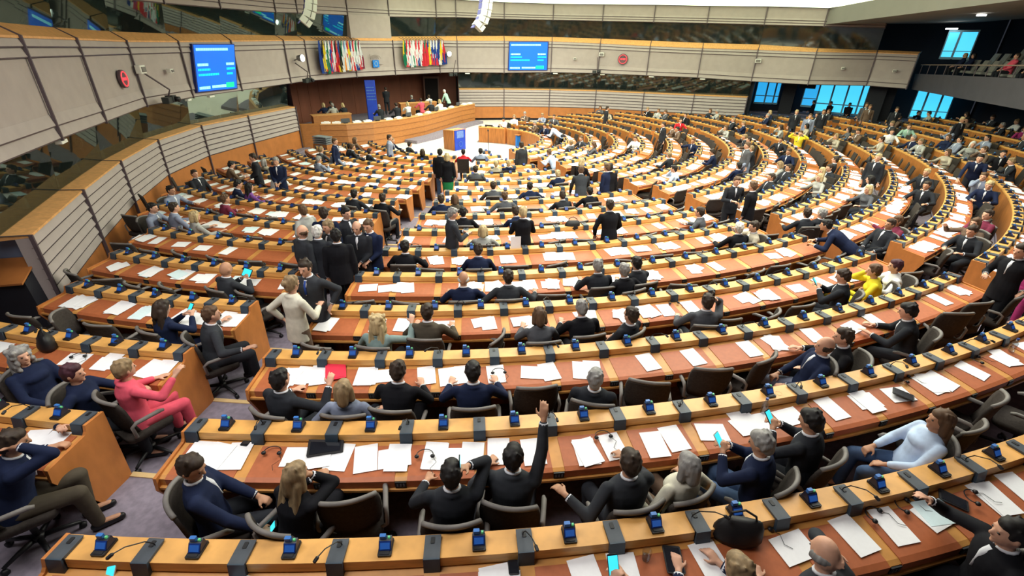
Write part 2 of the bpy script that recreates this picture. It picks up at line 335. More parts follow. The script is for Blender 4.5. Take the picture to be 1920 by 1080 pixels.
(10.28, -11.21, -0.329, 92.0, 6, 'desk', 'bob', 1, 'lgrey', 'dark', 'blond', {}, 'fair-haired person in light grey, right block'),
(8.74, -11.01, -0.384, 84.0, 7, 'rest', 'short', 0, 'dark', 'dark', 'dbrown', {}, 'man in dark suit leaning back, turned left, right block'),
(10.02, -9.85, -0.384, 91.0, 7, 'rest', 'short', 0, 'dark', 'dark', 'dbrown', {}, 'dark-suited man in the next seat up the curve, right block'),
(11.77, -7.31, -0.384, 118.0, 7, 'desk', 'short', 0, 'navy', 'dark', 'brown', {}, 'man in navy jacket with white shirt, far right block'),
(12.99, -4.81, -0.384, 129.0, 7, 'desk', 'short', 0, 'dark', 'dark', 'dbrown', {}, 'dark-suited person at the curved row, far right block'),
(16.68, 0.06, -0.272, 150.0, 5, 'stand', 'short', 0, 'dark', 'dark', 'blond', {}, 'fair-haired person in dark clothes standing at the far top rows'),
(14.67, -3.53, -0.329, 136.0, 6, 'raise_two', 'short', 0, 'yellow', 'dark', 'brown', {}, 'person in bright yellow top in the far right block'),
(11.29, 1.66, -0.487, 178.0, 9, 'desk', 'short', 0, 'red', 'dark', 'dbrown', {}, 'person in bright red top in the far rows'),
(20.07, -3.15, -0.089, 151.0, 2, 'desk', 'short', 0, 'mint', 'dark', 'brown', {}, 'person in mint green top, far right block'),
(18.39, -4.18, -0.152, 147.0, 3, 'desk', 'short', 0, 'white', 'dark', 'dbrown', {}, 'person in white shirt in the far right rows'),
(18.96, -7.33, -0.089, 139.0, 2, 'desk', 'bob', 1, 'lgrey', 'dark', 'white', {}, 'white-haired person in light grey at the far right'),
(18.13, -9.21, -0.089, 138.0, 2, 'desk', 'short', 0, 'black', 'dark', 'black', {}, 'dark-clothed person near the right edge rows'),
(15.14, -11.14, -0.152, 128.0, 3, 'lean_desk', 'short', 0, 'navy', 'dark', 'black', {}, 'dark-haired man standing bent over a row end, far right'),
(23.44, -5.19, 0.112, 152.0, -1, 'desk', 'short', 0, 'magenta', 'dark', 'brown', {}, 'person in magenta top at the upper right edge'),
(6.63, -9.53, -0.487, 55.0, 9, 'chin', 'short', 0, 'lblue', 'dark', 'black', {}, 'person in pale blue shirt, right block inner rows'),
(9.5, -4.18, -0.536, 126.0, 10, 'gesture', 'short', 0, 'navy', 'dark', 'brown', {}, 'person in navy with a white paper raised, right block inner row end'),
(7.47, -2.91, -0.627, 128.0, 12, 'write', 'short', 0, 'white', 'dark', 'brown', {}, 'person in white shirt bent over the desk near the stage'),
(5.09, -2.5, -0.711, 123.0, 14, 'desk', 'short', 0, 'charcoal', 'dark', 'brown', {}, 'grey-suited person reaching across a desk near the stage'),
(3.32, -5.74, -0.67, 49.0, 13, 'bend_low', 'short', 0, 'lblue', 'dark', 'brown', {}, 'person in pale blue shirt bent over the inner rows'),
(0.89, -7.91, -0.627, 6.0, 12, 'desk', 'short', 1, 'beige', 'dark', 'blond', {}, 'person in pale beige jacket in the inner middle rows'),
(0.42, -5.47, -0.711, 4.0, 14, 'desk', 'short', 0, 'bluegrey', 'dark', 'black', {}, 'dark-haired person in blue-grey near the stage'),
(-0.26, -5.46, -0.711, -3.0, 14, 'desk', 'short', 1, 'red', 'dark', 'black', {}, 'person in red jacket in a tall dark chair near the stage'),
(0.17, -9.01, -0.583, 1.0, 11, 'desk', 'short', 0, 'grey', 'dark', 'dbrown', {}, 'person in grey jacket in the twelfth row'),
(-2.57, -3.7, -0.749, -54.0, 15, 'desk', 'short', 0, 'dark', 'dark', 'dbrown', {}, 'dark-suited person in the left block inner rows'),
(-4.69, -4.69, -0.67, -65.0, 13, 'desk', 'short', 0, 'dark', 'dark', 'brown', {}, 'dark-suited person, left block, close to the dais'),
(-3.85, -5.61, -0.67, -54.0, 13, 'desk', 'short', 0, 'dark', 'dark', 'dbrown', {}, 'person in dark suit, left block, right of the one close to the dais'),
(-4.83, -4.55, -0.67, -66.0, 13, 'desk', 'short', 0, 'charcoal', 'dark', 'black', {}, 'dark-haired person in charcoal, left block inner row'),
(-4.92, -6.0, -0.627, -99.0, 12, 'stand', 'short', 0, 'navy', 'dark', 'brown', {}, 'man in navy suit standing at the far left rows by the dais'),
(-3.16, -4.72, -0.711, -93.0, 14, 'stand', 'short', 0, 'bluegrey', 'dark', 'dbrown', {}, 'man in blue-grey suit standing by the dais corner'),
(-3.42, -2.76, -0.749, -110.0, 15, 'desk', 'short', 0, 'navy', 'dark', 'dblond', {}, 'fair-haired person in navy beside the standing blue-grey suit'),
(-2.24, -18.14, -0.152, 165.0, 3, 'hip', 'short', 0, 'charcoal', 'dark', 'dbrown', {'tie': 1}, 'dark-haired man in charcoal suit and blue tie facing the camera in the aisle'),
(-2.33, -18.65, -0.152, -35.0, 3, 'hip', 'bun', 1, 'cream', 'brown', 'dblond', {}, 'blond woman in cream top and brown trousers standing in the aisle'),
(-2.59, -16.5, -0.272, -9.0, 5, 'stand', 'short', 0, 'dark', 'dark', 'white', {}, 'white-haired man seen from behind in the standing group'),
(-2.86, -16.48, -0.272, -40.0, 5, 'stand', 'fringe', 0, 'charcoal', 'dark', 'brown', {}, 'bald man on the left of the standing group in the aisle'),
(-3.24, -15.03, -0.329, 48.0, 6, 'hip', 'short', 1, 'lgrey', 'dark', 'brown', {}, 'person in light grey top standing behind the group, left'),
(-2.46, -16.19, -0.272, 141.0, 5, 'clasp', 'short', 0, 'charcoal', 'dark', 'dblond', {}, 'fair-haired man with red tie facing the white-haired man'),
(-2.74, -15.5, -0.272, -0.0, 5, 'stand', 'short', 0, 'navy', 'dark', 'dbrown', {}, 'dark-haired man behind the fair-haired man in the aisle group'),
(-2.41, -15.28, -0.329, -129.0, 6, 'stand', 'short', 0, 'dark', 'dark', 'black', {}, 'tall man in dark suit with white collar, aisle group'),
(-1.97, -16.26, -0.272, 171.0, 5, 'clasp', 'fringe', 0, 'dark', 'dark', 'dbrown', {}, 'balding man with grey tie facing the camera in the aisle group'),
(-1.79, -16.18, -0.272, 159.0, 5, 'clasp', 'short', 0, 'navy', 'dark', 'brown', {}, 'man in blue suit on the right of the aisle group'),
(-2.18, -16.85, -0.213, 13.0, 4, 'stand', 'short', 0, 'black', 'dark', 'black', {}, 'man in black suit half hidden in the aisle group'),
(-0.4, -15.43, -0.329, -71.0, 6, 'read_up', 'short', 0, 'charcoal', 'dark', 'grey', {}, 'grey-haired man in charcoal suit standing turned right between the rows'),
(1.01, -15.34, -0.329, 4.0, 6, 'read_up', 'short', 1, 'black', 'dark', 'blond', {}, 'white-blond person in black standing with back to camera'),
(2.85, -15.11, -0.329, 11.0, 6, 'look_down', 'short', 0, 'black', 'black', 'dbrown', {}, 'tall man in black suit standing with back to camera, centre'),
(6.49, -13.17, -0.329, 176.0, 6, 'hip', 'short', 0, 'dark', 'dark', 'brown', {}, 'man with pale blue shirt and open dark jacket standing, facing left'),
(6.67, -13.7, -0.329, 36.0, 6, 'stand', 'short', 0, 'black', 'dark', 'brown', {}, 'man in black suit standing beside the man with open jacket'),
(7.26, -16.36, -0.213, 48.0, 4, 'bend', 'short', 0, 'navy', 'dark', 'black', {}, 'man in navy suit bending over the end of a desk row'),
(8.24, -18.3, -0.089, 94.0, 2, 'hip', 'short', 0, 'black', 'black', 'dbrown', {}, 'dark-haired man in black suit standing in the right aisle'),
(12.14, -10.85, -0.272, 118.0, 5, 'stand', 'short', 0, 'dark', 'dark', 'blond', {}, 'man in dark suit standing in profile, right block'),
(9.67, -8.03, -0.437, 90.0, 8, 'stand', 'short', 0, 'grey', 'grey', 'brown', {}, 'man in grey suit with white shirt standing, right block'),
(8.93, -2.12, -0.583, 97.0, 11, 'stand', 'short', 0, 'dark', 'dark', 'dbrown', {}, 'dark figure standing in the far middle rows'),
(21.12, -4.5, -0.024, 178.0, 1, 'stand', 'short', 0, 'dark', 'dark', 'blond', {}, 'man in dark suit and white shirt standing alone at the far right'),
(-0.98, -8.32, -0.583, -7.0, 11, 'stand', 'short', 0, 'black', 'jeans', 'black', {}, 'dark-haired person in black top and jeans standing in the aisle'),
(-0.73, -8.85, -0.583, -5.0, 11, 'stand', 'bob', 1, 'black', 'green', 'blond', {'dress': 1}, 'blond woman in green skirt standing in the aisle'),
(1.89, -6.59, -0.67, 26.0, 13, 'stand', 'short', 0, 'charcoal', 'charcoal', 'dbrown', {}, 'person in dark coat standing in the inner middle rows'),
(3.37, -9.89, -0.536, -41.0, 10, 'read_up', 'bob', 1, 'black', 'dark', 'blond', {}, 'blond woman in black standing and reading papers'),
(3.09, -11.31, -0.487, -4.0, 9, 'lean_desk', 'short', 0, 'charcoal', 'dark', 'brown', {}, 'person in charcoal leaning beside the blond woman in black'),
(3.89, -11.0, -0.487, 39.0, 9, 'stand', 'short', 0, 'navy', 'dark', 'brown', {}, 'person in navy standing with a companion in black'),
(3.97, -10.97, -0.487, 10.0, 9, 'stand', 'short', 0, 'black', 'dark', 'black', {}, 'person in black with a dark backpack standing beside the one in navy'),
(4.49, -0.13, -0.749, 61.0, 15, 'bend', 'short', 0, 'lblue', 'dark', 'dbrown', {}, 'person in white shirt bending over a curved desk near the stage'),
(7.91, 4.18, -0.583, 268.0, 11, 'stand', 'short', 0, 'dark', 'dark', 'dbrown', {}, 'figure in dark jacket and white shirt standing near the far wall'),
(-6.38, -9.39, -0.487, 116.0, 9, 'clasp', 'short', 0, 'dark', 'dark', 'dbrown', {}, 'man in dark suit standing by the left wall'),
(-5.55, -9.94, -0.487, -179.0, 9, 'clasp', 'short', 0, 'navy', 'dark', 'grey', {}, 'man in navy suit talking with the man by the left wall'),
(21.32, 1.2, -0.024, 153.0, 1, 'stand', 'short', 0, 'grey', 'grey', 'brown', {}, 'person in grey standing in front of the bright foyer windows'),
(20.76, 0.26, -0.024, 151.0, 1, 'stand', 'short', 0, 'brown', 'brown', 'brown', {}, 'person in brown standing in front of the bright foyer windows'),
(17.9, -0.26, -0.213, 149.0, 4, 'stand', 'short', 0, 'dark', 'dark', 'brown', {}, 'person in dark jacket standing in the top rows'),
(21.34, -0.8, -0.024, 148.0, 1, 'stand', 'short', 0, 'dark', 'dark', 'dbrown', {}, 'person in dark jacket and white shirt standing by the dark pillar'),
(16.36, -1.49, -0.272, 145.0, 5, 'stand', 'short', 0, 'bluegrey', 'dark', 'brown', {}, 'person in blue-grey with bag standing in the top rows')]
PSPOT = [(1.92, 0, 0.25), (2.62, 0, 0.2), (4.32, 0, 0.31), (6.07, 0, 0.34), (7.44, 0, 0.33), (8.4, 0, 0.32), (9.48, 0, 0.33), (11.14, 0, 0.3), (12.06, 0, 0.28), (0.32, 0, 0.26), (-4.29, 0, 0.18), (-7.1, 1, 0.25), (-6.64, 1, 0.21), (-6.09, 1, 0.32), (-4.5, 1, 0.29), (-4.0, 1, 0.32), (-3.5, 1, 0.32), (-2.82, 1, 0.36), (-2.1, 1, 0.36), (-1.1, 1, 0.35), (-0.82, 1, 0.38), (-0.15, 1, 0.37), (0.53, 1, 0.34), (1.42, 1, 0.37), (2.78, 1, 0.43), (3.53, 1, 0.39), (4.65, 1, 0.44), (5.25, 1, 0.38), (6.38, 1, 0.37), (7.49, 1, 0.34), (8.0, 1, 0.34), (8.9, 1, 0.34), (10.38, 1, 0.34), (11.66, 1, 0.32), (12.91, 1, 0.36), (14.36, 1, 0.29), (14.91, 1, 0.25), (16.48, 1, 0.29), (18.33, 1, 0.3), (20.03, 1, 0.26), (-6.36, 2, 0.37), (-5.89, 2, 0.31), (-5.31, 2, 0.34), (-3.68, 2, 0.33), (-3.16, 2, 0.3), (-1.69, 2, 0.31), (-0.95, 2, 0.37), (-0.41, 2, 0.33), (0.69, 2, 0.36), (1.99, 2, 0.37), (2.55, 2, 0.37), (3.69, 2, 0.39), (4.08, 2, 0.39), (6.22, 2, 0.36), (8.0, 2, 0.37), (10.4, 2, 0.37), (11.63, 2, 0.32), (13.54, 2, 0.3), (15.68, 2, 0.36), (17.04, 2, 0.34), (21.8, 2, 0.33), (23.69, 2, 0.34), (-17.74, 2, 0.19), (-14.28, 2, 0.28), (-12.97, 2, 0.28), (-11.29, 2, 0.36), (-10.83, 2, 0.23), (-11.09, 1, 0.24), (-11.63, 1, 0.24), (-18.62, 3, 0.28), (-16.64, 3, 0.31), (-15.16, 3, 0.41), (-12.3, 3, 0.43), (-11.22, 3, 0.34)]
ITEMS = [
('phone', -2.578, -21.914, 0.794, 10, 'white phone with lit blue screen standing at the bottom left desk edge'),
('smartphone', -3.695, -18.053, 0.609, -10, 'black tablet lying on white papers at the left block row end'),
('laptop', -1.426, -20.767, 0.729, -12, 'closed dark laptop beside white papers, third place from the left aisle'),
('tablet', 1.394, -22.143, 0.8, 12, 'black tablet lying on the bottom row desk beside the raised sheet'),
('tablet', 3.919, -21.821, 0.799, -38, 'black tablet reflecting a bright lamp on the bottom row, right'),
('tablet', 0.23, -22.087, 0.795, 0, 'small black phone lying on the bottom row console edge'),
('tablet', -2.182, -20.643, 0.726, 8, 'black phone with white border on the desk near the aisle'),
('tablet', 4.693, -20.464, 0.738, -35, 'black tablet on white papers on the second nearest row, right'),
('redfolder', -1.648, -19.509, 0.666, -18, 'bright red folder lying between white papers'),
('bag', 1.935, -22.004, 0.795, 20, 'black leather handbag standing on the bottom row desk'),
('bag', -5.35, -18.761, 0.662, 30, 'dark coat bundled on the desk behind the wavy-haired woman'),
('bag', 2.261, -14.169, 0.417, 10, 'black bag lying on a desk in the middle block'),
('bag', 14.426, -7.969, 0.515, 10, 'dark laptop bag on a curved desk, right block'),
('ear', -1.893, -20.817, 0.733, 0, 'black earphones on a wood strip, second place from the aisle'),
('ear', -0.488, -20.96, 0.736, 0, 'black earphones with coiled lead beside white papers, row centre'),
('ear', 3.15, -21.902, 0.797, -30, 'black earphones on the bottom row beside pale blue paper'),
('ear', 3.463, -21.836, 0.796, -40, 'black earphones curled next to the pale blue paper, bottom row'),
('ear', 2.164, -21.976, 0.795, -20, 'black earphones by the black handbag'),
('ear', 4.109, -21.81, 0.8, -40, 'black earphones by the tablet at the far right of the bottom row'),
('ear', 6.181, -19.905, 0.73, -40, 'black earphones beside papers, right end of the second row'),
('ear', 4.964, -20.197, 0.728, -30, 'black earphones next to papers left of the pale blue bottle'),
('ear', 0.269, -19.675, 0.671, 0, 'black earphones beside the elbow of the man in navy'),
('ear', 3.07, -18.029, 0.602, 0, 'black earphones on bare leather, fourth row'),
('ear', 1.218, -20.835, 0.732, 0, 'grey earphones on scattered papers, second nearest row'),
('ear', -4.815, -19.011, 0.668, -20, 'black earphones on papers of the left block second row'),
('bottle', 2.985, -20.617, 0.73, 0, 'small clear water bottle on the second row beside the raised cyan phone'),
('bottle', 6.804, -19.754, 0.733, 0, 'small clear bottle with blue cap lying near the right edge'),
('glass', 3.246, -20.434, 0.722, 0, 'clear drinking glass on the second nearest row'),
('glass', 1.196, -22.119, 0.798, 0, 'small clear glass by the phone at the bottom edge'),
('white_tab', 0.846, -15.612, 0.593, 0, 'white sheet standing upright on a console in the middle block')]
# ================================================================== THE SETTING
# posts of the curved wall: plan x, y, outward normal, band foot, sill front, sill back, upper band foot, ceiling
PO = [(-5.6,-19.6,-.909,-.417,2.45,4.17,4.42,5.0,6.5),(-6.98,-16.59,-.92,-.391,2.443,4.16,4.41,5.05,6.5),(-8.02,-13.9,-.938,-.345,2.37,4.157,4.4,5.1,6.5),
(-9.0,-11.1,-.958,-.287,2.3,4.135,4.374,5.14,6.5),(-9.79,-8.0,-.989,-.149,2.334,4.102,4.358,5.172,6.55),(-9.92,-4.99,-.997,.082,2.315,4.105,4.358,5.22,6.55),
(-9.32,-2.29,-.971,.239,2.337,4.149,4.405,5.255,6.6),(-8.43,1.06,-.975,.221,2.384,4.206,4.418,5.305,6.6),(-8.1,3.1,-.946,.324,2.378,4.236,4.434,5.397,6.65),
(-6.5,6.7,-.867,.498,2.369,4.288,4.489,5.51,6.7),(-4.6,9.2,-.757,.653,2.372,4.323,4.555,5.581,6.75),(-1.93,12.0,-.6,.8,2.387,4.414,4.652,5.725,6.782),
(-.67,12.15,-.098,.995,2.425,4.4,4.692,5.755,6.76),(2.56,12.44,-.017,1.0,2.407,4.447,4.744,5.729,6.691),(5.86,12.26,.123,.992,2.48,4.459,4.725,5.714,6.649),
(9.11,11.63,.319,.948,2.471,4.37,4.666,5.68,6.638),(12.12,10.15,.432,.902,2.438,4.248,4.566,5.611,6.568),(15.1,8.76,.407,.913,2.407,4.166,4.474,5.549,6.477),
(18.13,7.47,.586,.81,2.286,4.122,4.421,5.466,6.424),(20.3,5.0,.63,.777,2.281,4.056,4.251,5.339,6.233),(22.9,3.6,.63,.777,2.339,4.049,4.183,5.259,6.147),(24.0,2.0,.824,.567,2.297,4.006,4.135,5.158,6.05)]
LT = 1.36
def wp(k, out, z):
    q = PO[k]; return Vector((q[0]+q[2]*out, q[1]+q[3]*out, z))
def wallfoot(k): return floor_z(PO[k][0], PO[k][1]) - .02
def dark(n, pre=0, post=0): return [0]*pre + [0, 1, 1, 0]*n + [0]*post  # dark slot on each board's lower lip: its shadow line, put in as colour
def sweep(a, b, prof, mats_i, name, mats, closed=True):
    """prof(k) -> list of (outward, z) at post k; one mesh from post a to post b"""
    mb = MB(); rows = [[wp(k, o, z) for o, z in prof(k)] for k in range(a, b+1)]
    n = len(rows[0])
    for r in rows: mb.v += r
    for q in range(len(rows)-1):
        for j in range(n if closed else n-1):
            i0 = q*n+j; i1 = q*n+(j+1) % n
            mb.face((i0, i1, i1+n, i0+n), mats_i[j] if mats_i else 0)
    if closed:
        mb.face([j for j in range(n)][::-1]); e = (len(rows)-1)*n; mb.face([e+j for j in range(n)])
    return struct(name, mb, mats)
def clap(z0, z1, n, dep=.045, base=0.0):
    """overlapping boards from z1 down to z0: each board leans out at its lower edge"""
    pr = []; h = (z1-z0)/n
    for j in range(n):
        t = z1 - j*h; pr += [(base-.004, t), (base-dep, t-h+.034), (base-dep+.006, t-h+.010), (base+.02, t-h+.008)]
    return pr
SEGS = {'left': (1, 7), 'back': (12, 18)}
for side, (a, b) in SEGS.items():
    def low(k):
        zf = wallfoot(k) if side == 'left' else -.6
        zb = .24 if side == 'left' else .18
        return clap(zb, LT-.03, 6) + [(0, zb), (.03, zf), (.15, zf), (.15, LT-.03)]
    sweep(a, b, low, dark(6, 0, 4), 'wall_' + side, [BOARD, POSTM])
    sweep(a, b, lambda k: [(-.012, (.23 if side == 'left' else .17)), (-.012, wallfoot(k) if side == 'left' else -.6), (.02, wallfoot(k) if side == 'left' else -.6), (.02, .235 if side == 'left' else .175)], None, 'baseboard_' + side, [BASEW])
    sweep(a, b, lambda k: [(-.035, LT-.035), (-.035, LT), (.36, LT+.035), (.36, LT-.03)], None, 'trim_' + ('1' if side == 'left' else '2'), [SILL])
def band(k):
    z0, z1 = PO[k][4], PO[k][5]; h = z1-z0
    return [(.22, z1), *clap(z1-.2*h, z1-.01, 2), (.0, z1-.2*h), (.0, z0+.26*h), *clap(z0, z0+.26*h, 2), (0, z0), (.22, z0)]
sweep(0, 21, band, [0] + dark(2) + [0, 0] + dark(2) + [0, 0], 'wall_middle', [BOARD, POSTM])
sweep(0, 9, lambda k: [(-.03, PO[k][5]-.02), (-.03, PO[k][5]+.02), (.32, PO[k][6]), (.32, PO[k][6]-.05)], None, 'trim_3', [SILL])
sweep(9, 10, lambda k: [(-.03, PO[k][5]-.02), (-.03, PO[k][5]+.12), (.05, PO[k][5]+.12), (.05, PO[k][5]-.02)], None, 'trim_4', [SILL])
sweep(10, 21, lambda k: [(-.03, PO[k][5]-.02), (-.03, PO[k][5]+.02), (.32, PO[k][6]), (.32, PO[k][6]-.05)], None, 'trim_5', [SILL])
def uband(k):
    z0, z1 = PO[k][7], PO[k][8]; h = z1-z0
    return [(.3, z1), (.1, z1), (.1, z0+.42*h), *clap(z0, z0+.42*h, 3, .03, .1), (.1, z0), (.3, z0)]
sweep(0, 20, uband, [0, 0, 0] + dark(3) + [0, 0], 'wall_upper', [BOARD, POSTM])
# plain board panel behind the emblem rises to the upper wall
sweep(9, 10, lambda k: [(.02, PO[k][5]+.1), (.02, PO[k][7]+.05), (.3, PO[k][7]+.05), (.3, PO[k][5]+.1)], None, 'wall_emblem', [BOARD])
# posts: one bar per post and storey
mb = MB()
def bar(pts, w, wid=.05):
    k = len(pts)
    t = Vector((-w[1], w[0], 0))*wid/2
    for j in range(k-1):
        a, b = pts[j], pts[j+1]; o = Vector((w[0], w[1], 0))*.05
        mb.hexa([a-t, a+t, a+t+o, a-t+o, b-t, b+t, b+t+o, b-t+o])
n_tr = 6
for k in list(range(1, 8)) + list(range(12, 19)):
    mb = MB(); w = (PO[k][2], PO[k][3]); zf = wallfoot(k) if k < 8 else -.6
    bar([wp(k, -.075, zf), wp(k, -.075, LT+.012)], w); bar([wp(k, -.075, LT+.012), wp(k, .36, LT+.05)], w, .04)
    struct('trim_%d' % n_tr, mb, [POSTM]); n_tr += 1
for k in range(1, 22):
    mb = MB(); w = (PO[k][2], PO[k][3]); q = PO[k]
    bar([wp(k, -.075, q[4]-.02), wp(k, -.075, q[5]+.03)], w)
    if k not in (9, 10): bar([wp(k, -.06, q[5]+.03), wp(k, .32, q[6]+.02)], w, .04)
    if q[7] < 6.5 and k < 21: bar([wp(k, .03, q[7]-.02), wp(k, .03, q[8])], w)
    struct('trim_%d' % n_tr, mb, [POSTM]); n_tr += 1
# glazing of the interpreters' booths: one pane between each pair of posts
GL = glass('booth_glass', (.50, .60, .55), .30, .02, .6); GLF = glass('booth_glass_far', (.50, .55, .52), .13, .05, .5)
GLU = glass('booth_glass_upper', (.42, .52, .48), .26, .02, .6)
n_w = 1
def pane(k, f, g):
    global n_w
    mb = MB(); a0, a1 = f(k), f(k+1); b0, b1 = g(k), g(k+1)
    nrm = Vector((PO[k][2], PO[k][3], 0))*.012
    mb.hexa([a0, a1, a1+nrm, a0+nrm, b0, b1, b1+nrm, b0+nrm])
    return mb
for (a, b) in ((1, 7), (12, 18)):
    for k in range(a, b):
        mb = pane(k, lambda j: wp(j, .33, LT+.03), lambda j: wp(j, .20, PO[j][4]+.02)); struct('window_%d' % n_w, mb, [GL if k < 8 else GLF]); n_w += 1
for k in list(range(0, 9)) + list(range(10, 20)):
    mb = pane(k, lambda j: wp(j, .30, PO[j][6]-.02), lambda j: wp(j, .16, PO[j][7]+.02)); struct('window_%d' % n_w, mb, [GLU if k < 9 else GLF]); n_w += 1
# dark booth rooms behind the glass
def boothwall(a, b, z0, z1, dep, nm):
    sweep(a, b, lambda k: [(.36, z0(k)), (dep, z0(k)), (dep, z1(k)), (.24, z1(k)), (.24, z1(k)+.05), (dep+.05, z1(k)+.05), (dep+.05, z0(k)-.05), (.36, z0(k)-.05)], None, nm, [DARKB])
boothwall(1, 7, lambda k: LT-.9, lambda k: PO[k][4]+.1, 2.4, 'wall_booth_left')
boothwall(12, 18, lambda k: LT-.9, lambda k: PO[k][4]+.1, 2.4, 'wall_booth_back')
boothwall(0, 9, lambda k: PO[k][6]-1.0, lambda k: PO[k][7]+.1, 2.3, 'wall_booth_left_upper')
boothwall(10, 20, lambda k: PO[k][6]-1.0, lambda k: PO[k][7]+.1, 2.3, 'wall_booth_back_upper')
# ------------------------------------------------------------------ tiered floor
def tier_disc(i, t0, t1):
    mb = MB(); r1 = RI(i-1)-.02 if i > -5 else RI(i)+6; r0 = RI(i)-.02; z = ZF(i); n = int((t1-t0)/R_(2.5))
    pr = [(0, -.3), (r1-r0, -.3), (r1-r0, 0), (0, 0)]
    mb.arc(pr, r0, t0, t1, z, 1e9 if 0 else r0*R_(3))
    return mb
mb = MB()
for i in range(-5, 16):
    q = tier_disc(i, R_(-105), R_(173) if i > 12 else R_(146)); n0 = len(mb.v); mb.v += q.v; mb.f += [tuple(a+n0 for a in f) for f in q.f]; mb.m += q.m
struct('floor', mb, [CARPET])
# open stage in front of the dais
mb = MB(); zs = ZF(15)-.012
def fan(r, t0, t1, z):
    n0 = len(mb.v); n = int((t1-t0)/R_(4)); mb.v.append(Vector((0, 0, z))); mb.v += [P(r, t0+(t1-t0)*k/n, z) for k in range(n+1)]
    for k in range(n): mb.face((n0, n0+1+k, n0+2+k))
fan(RI(15)-.02, R_(-100), R_(173), zs); fan(13.5, R_(146), R_(262), zs-.003)
struct('floor_stage', mb, [STAGE])
# pale wooden nosing on the aisle steps
STEPW = mat('step_nosing', (.70, .50, .24), .5, .08, 6)
def nose(i, d0, th0, d1, th1):
    r = RI(i)-.02; a = th0 + math.asin(d0/r); b = th1 + math.asin(d1/r)
    mb = MB(); mb.arc([(-.0, -.0), (.05, -.0), (.05, .012), (-.01, .012)], r, a, b, ZF(i), .3); return mb
for i in range(1, 13):
    global_n = n_tr; struct('trim_%d' % n_tr, nose(i-1, .40, R_(-11.5), 1.34, R_(-11.5)), [STEPW]); n_tr += 1
for i in range(1, 9):
    struct('trim_%d' % n_tr, nose(i-1, -.95, R_(28), -.05, R_(28)), [STEPW]); n_tr += 1
# ------------------------------------------------------------------ ceiling: a luminous stretched panel and its dark surround
CEIL = mat('luminous_ceiling', (.85, .95, .72), .8, .02, 1, emit=(.86, 1.0, .66), estr=1.6)
CEILG = mat('grey_ceiling', (.20, .19, .18), .8, .05, 1)
mb = MB(); mb.v.append(Vector((3, -4, 6.85)))
ks = list(range(10, 20))
for k in ks: mb.v.append(wp(k, -.05, PO[k][8]+.02))
mb.v += [Vector((19, -6, 6.3)), Vector((14, -14, 6.5)), Vector((4, -18, 6.7)), Vector((-3, -12, 6.8)), Vector((-5.5, -4, 6.8)), Vector((-4.5, 3, 6.8))]
for j in range(1, len(mb.v)): mb.face((0, j, j+1 if j+1 < len(mb.v) else 1))
struct('ceiling', mb, [CEIL])
mb = MB(); mb.box((4, -5, 7.1), (60, 60, .1)); struct('ceiling_slab', mb, [CEILG])
# recess behind the dais: dark wood walls, a door, and its soffit
RC = [(-8.55, 1.3), (-10.6, 4.6), (-8.9, 9.3), (-6.4, 12.3), (-3.4, 15.0), (-.8, 14.6), (-.55, 12.5)]
mb = MB()
for j in range(len(RC)-1):
    a, b = RC[j], RC[j+1]; mb.quad((a[0], a[1], -.8), (b[0], b[1], -.8), (b[0], b[1], 2.5), (a[0], a[1], 2.5))
for j in range(len(RC)-1):
    a, b = Vector(RC[j]), Vector(RC[j+1]); n = int((b-a).length/.9)
    for q in range(1, n): c = a.lerp(b, q/n); mb.box((c.x, c.y, .85), (.03, .03, 3.3), 0)
struct('wall_dais', mb, [DWOOD])
mb = MB(); mb.v = [Vector((x, y, 2.48)) for x, y in RC + [(-1.93, 12.3), (-4.7, 9.5), (-6.6, 6.9), (-8.3, 3.1)]]; mb.face(range(len(mb.v))); struct('ceiling_dais', mb, [DARKB])
mb = MB(); mb.box((-2.72, 14.35, .75), (.95, .08, 2.3), 0, R_(5)); struct('door_1', mb, [mat('doorway_dark', (.006, .004, .004), .9)])
mb = MB(); mb.box((-2.72, 14.4, .8), (1.15, .06, 2.5), 0, R_(5)); struct('trim_%d' % n_tr, mb, [mat('door_frame_wood', (.12, .05, .03), .5)]); n_tr += 1
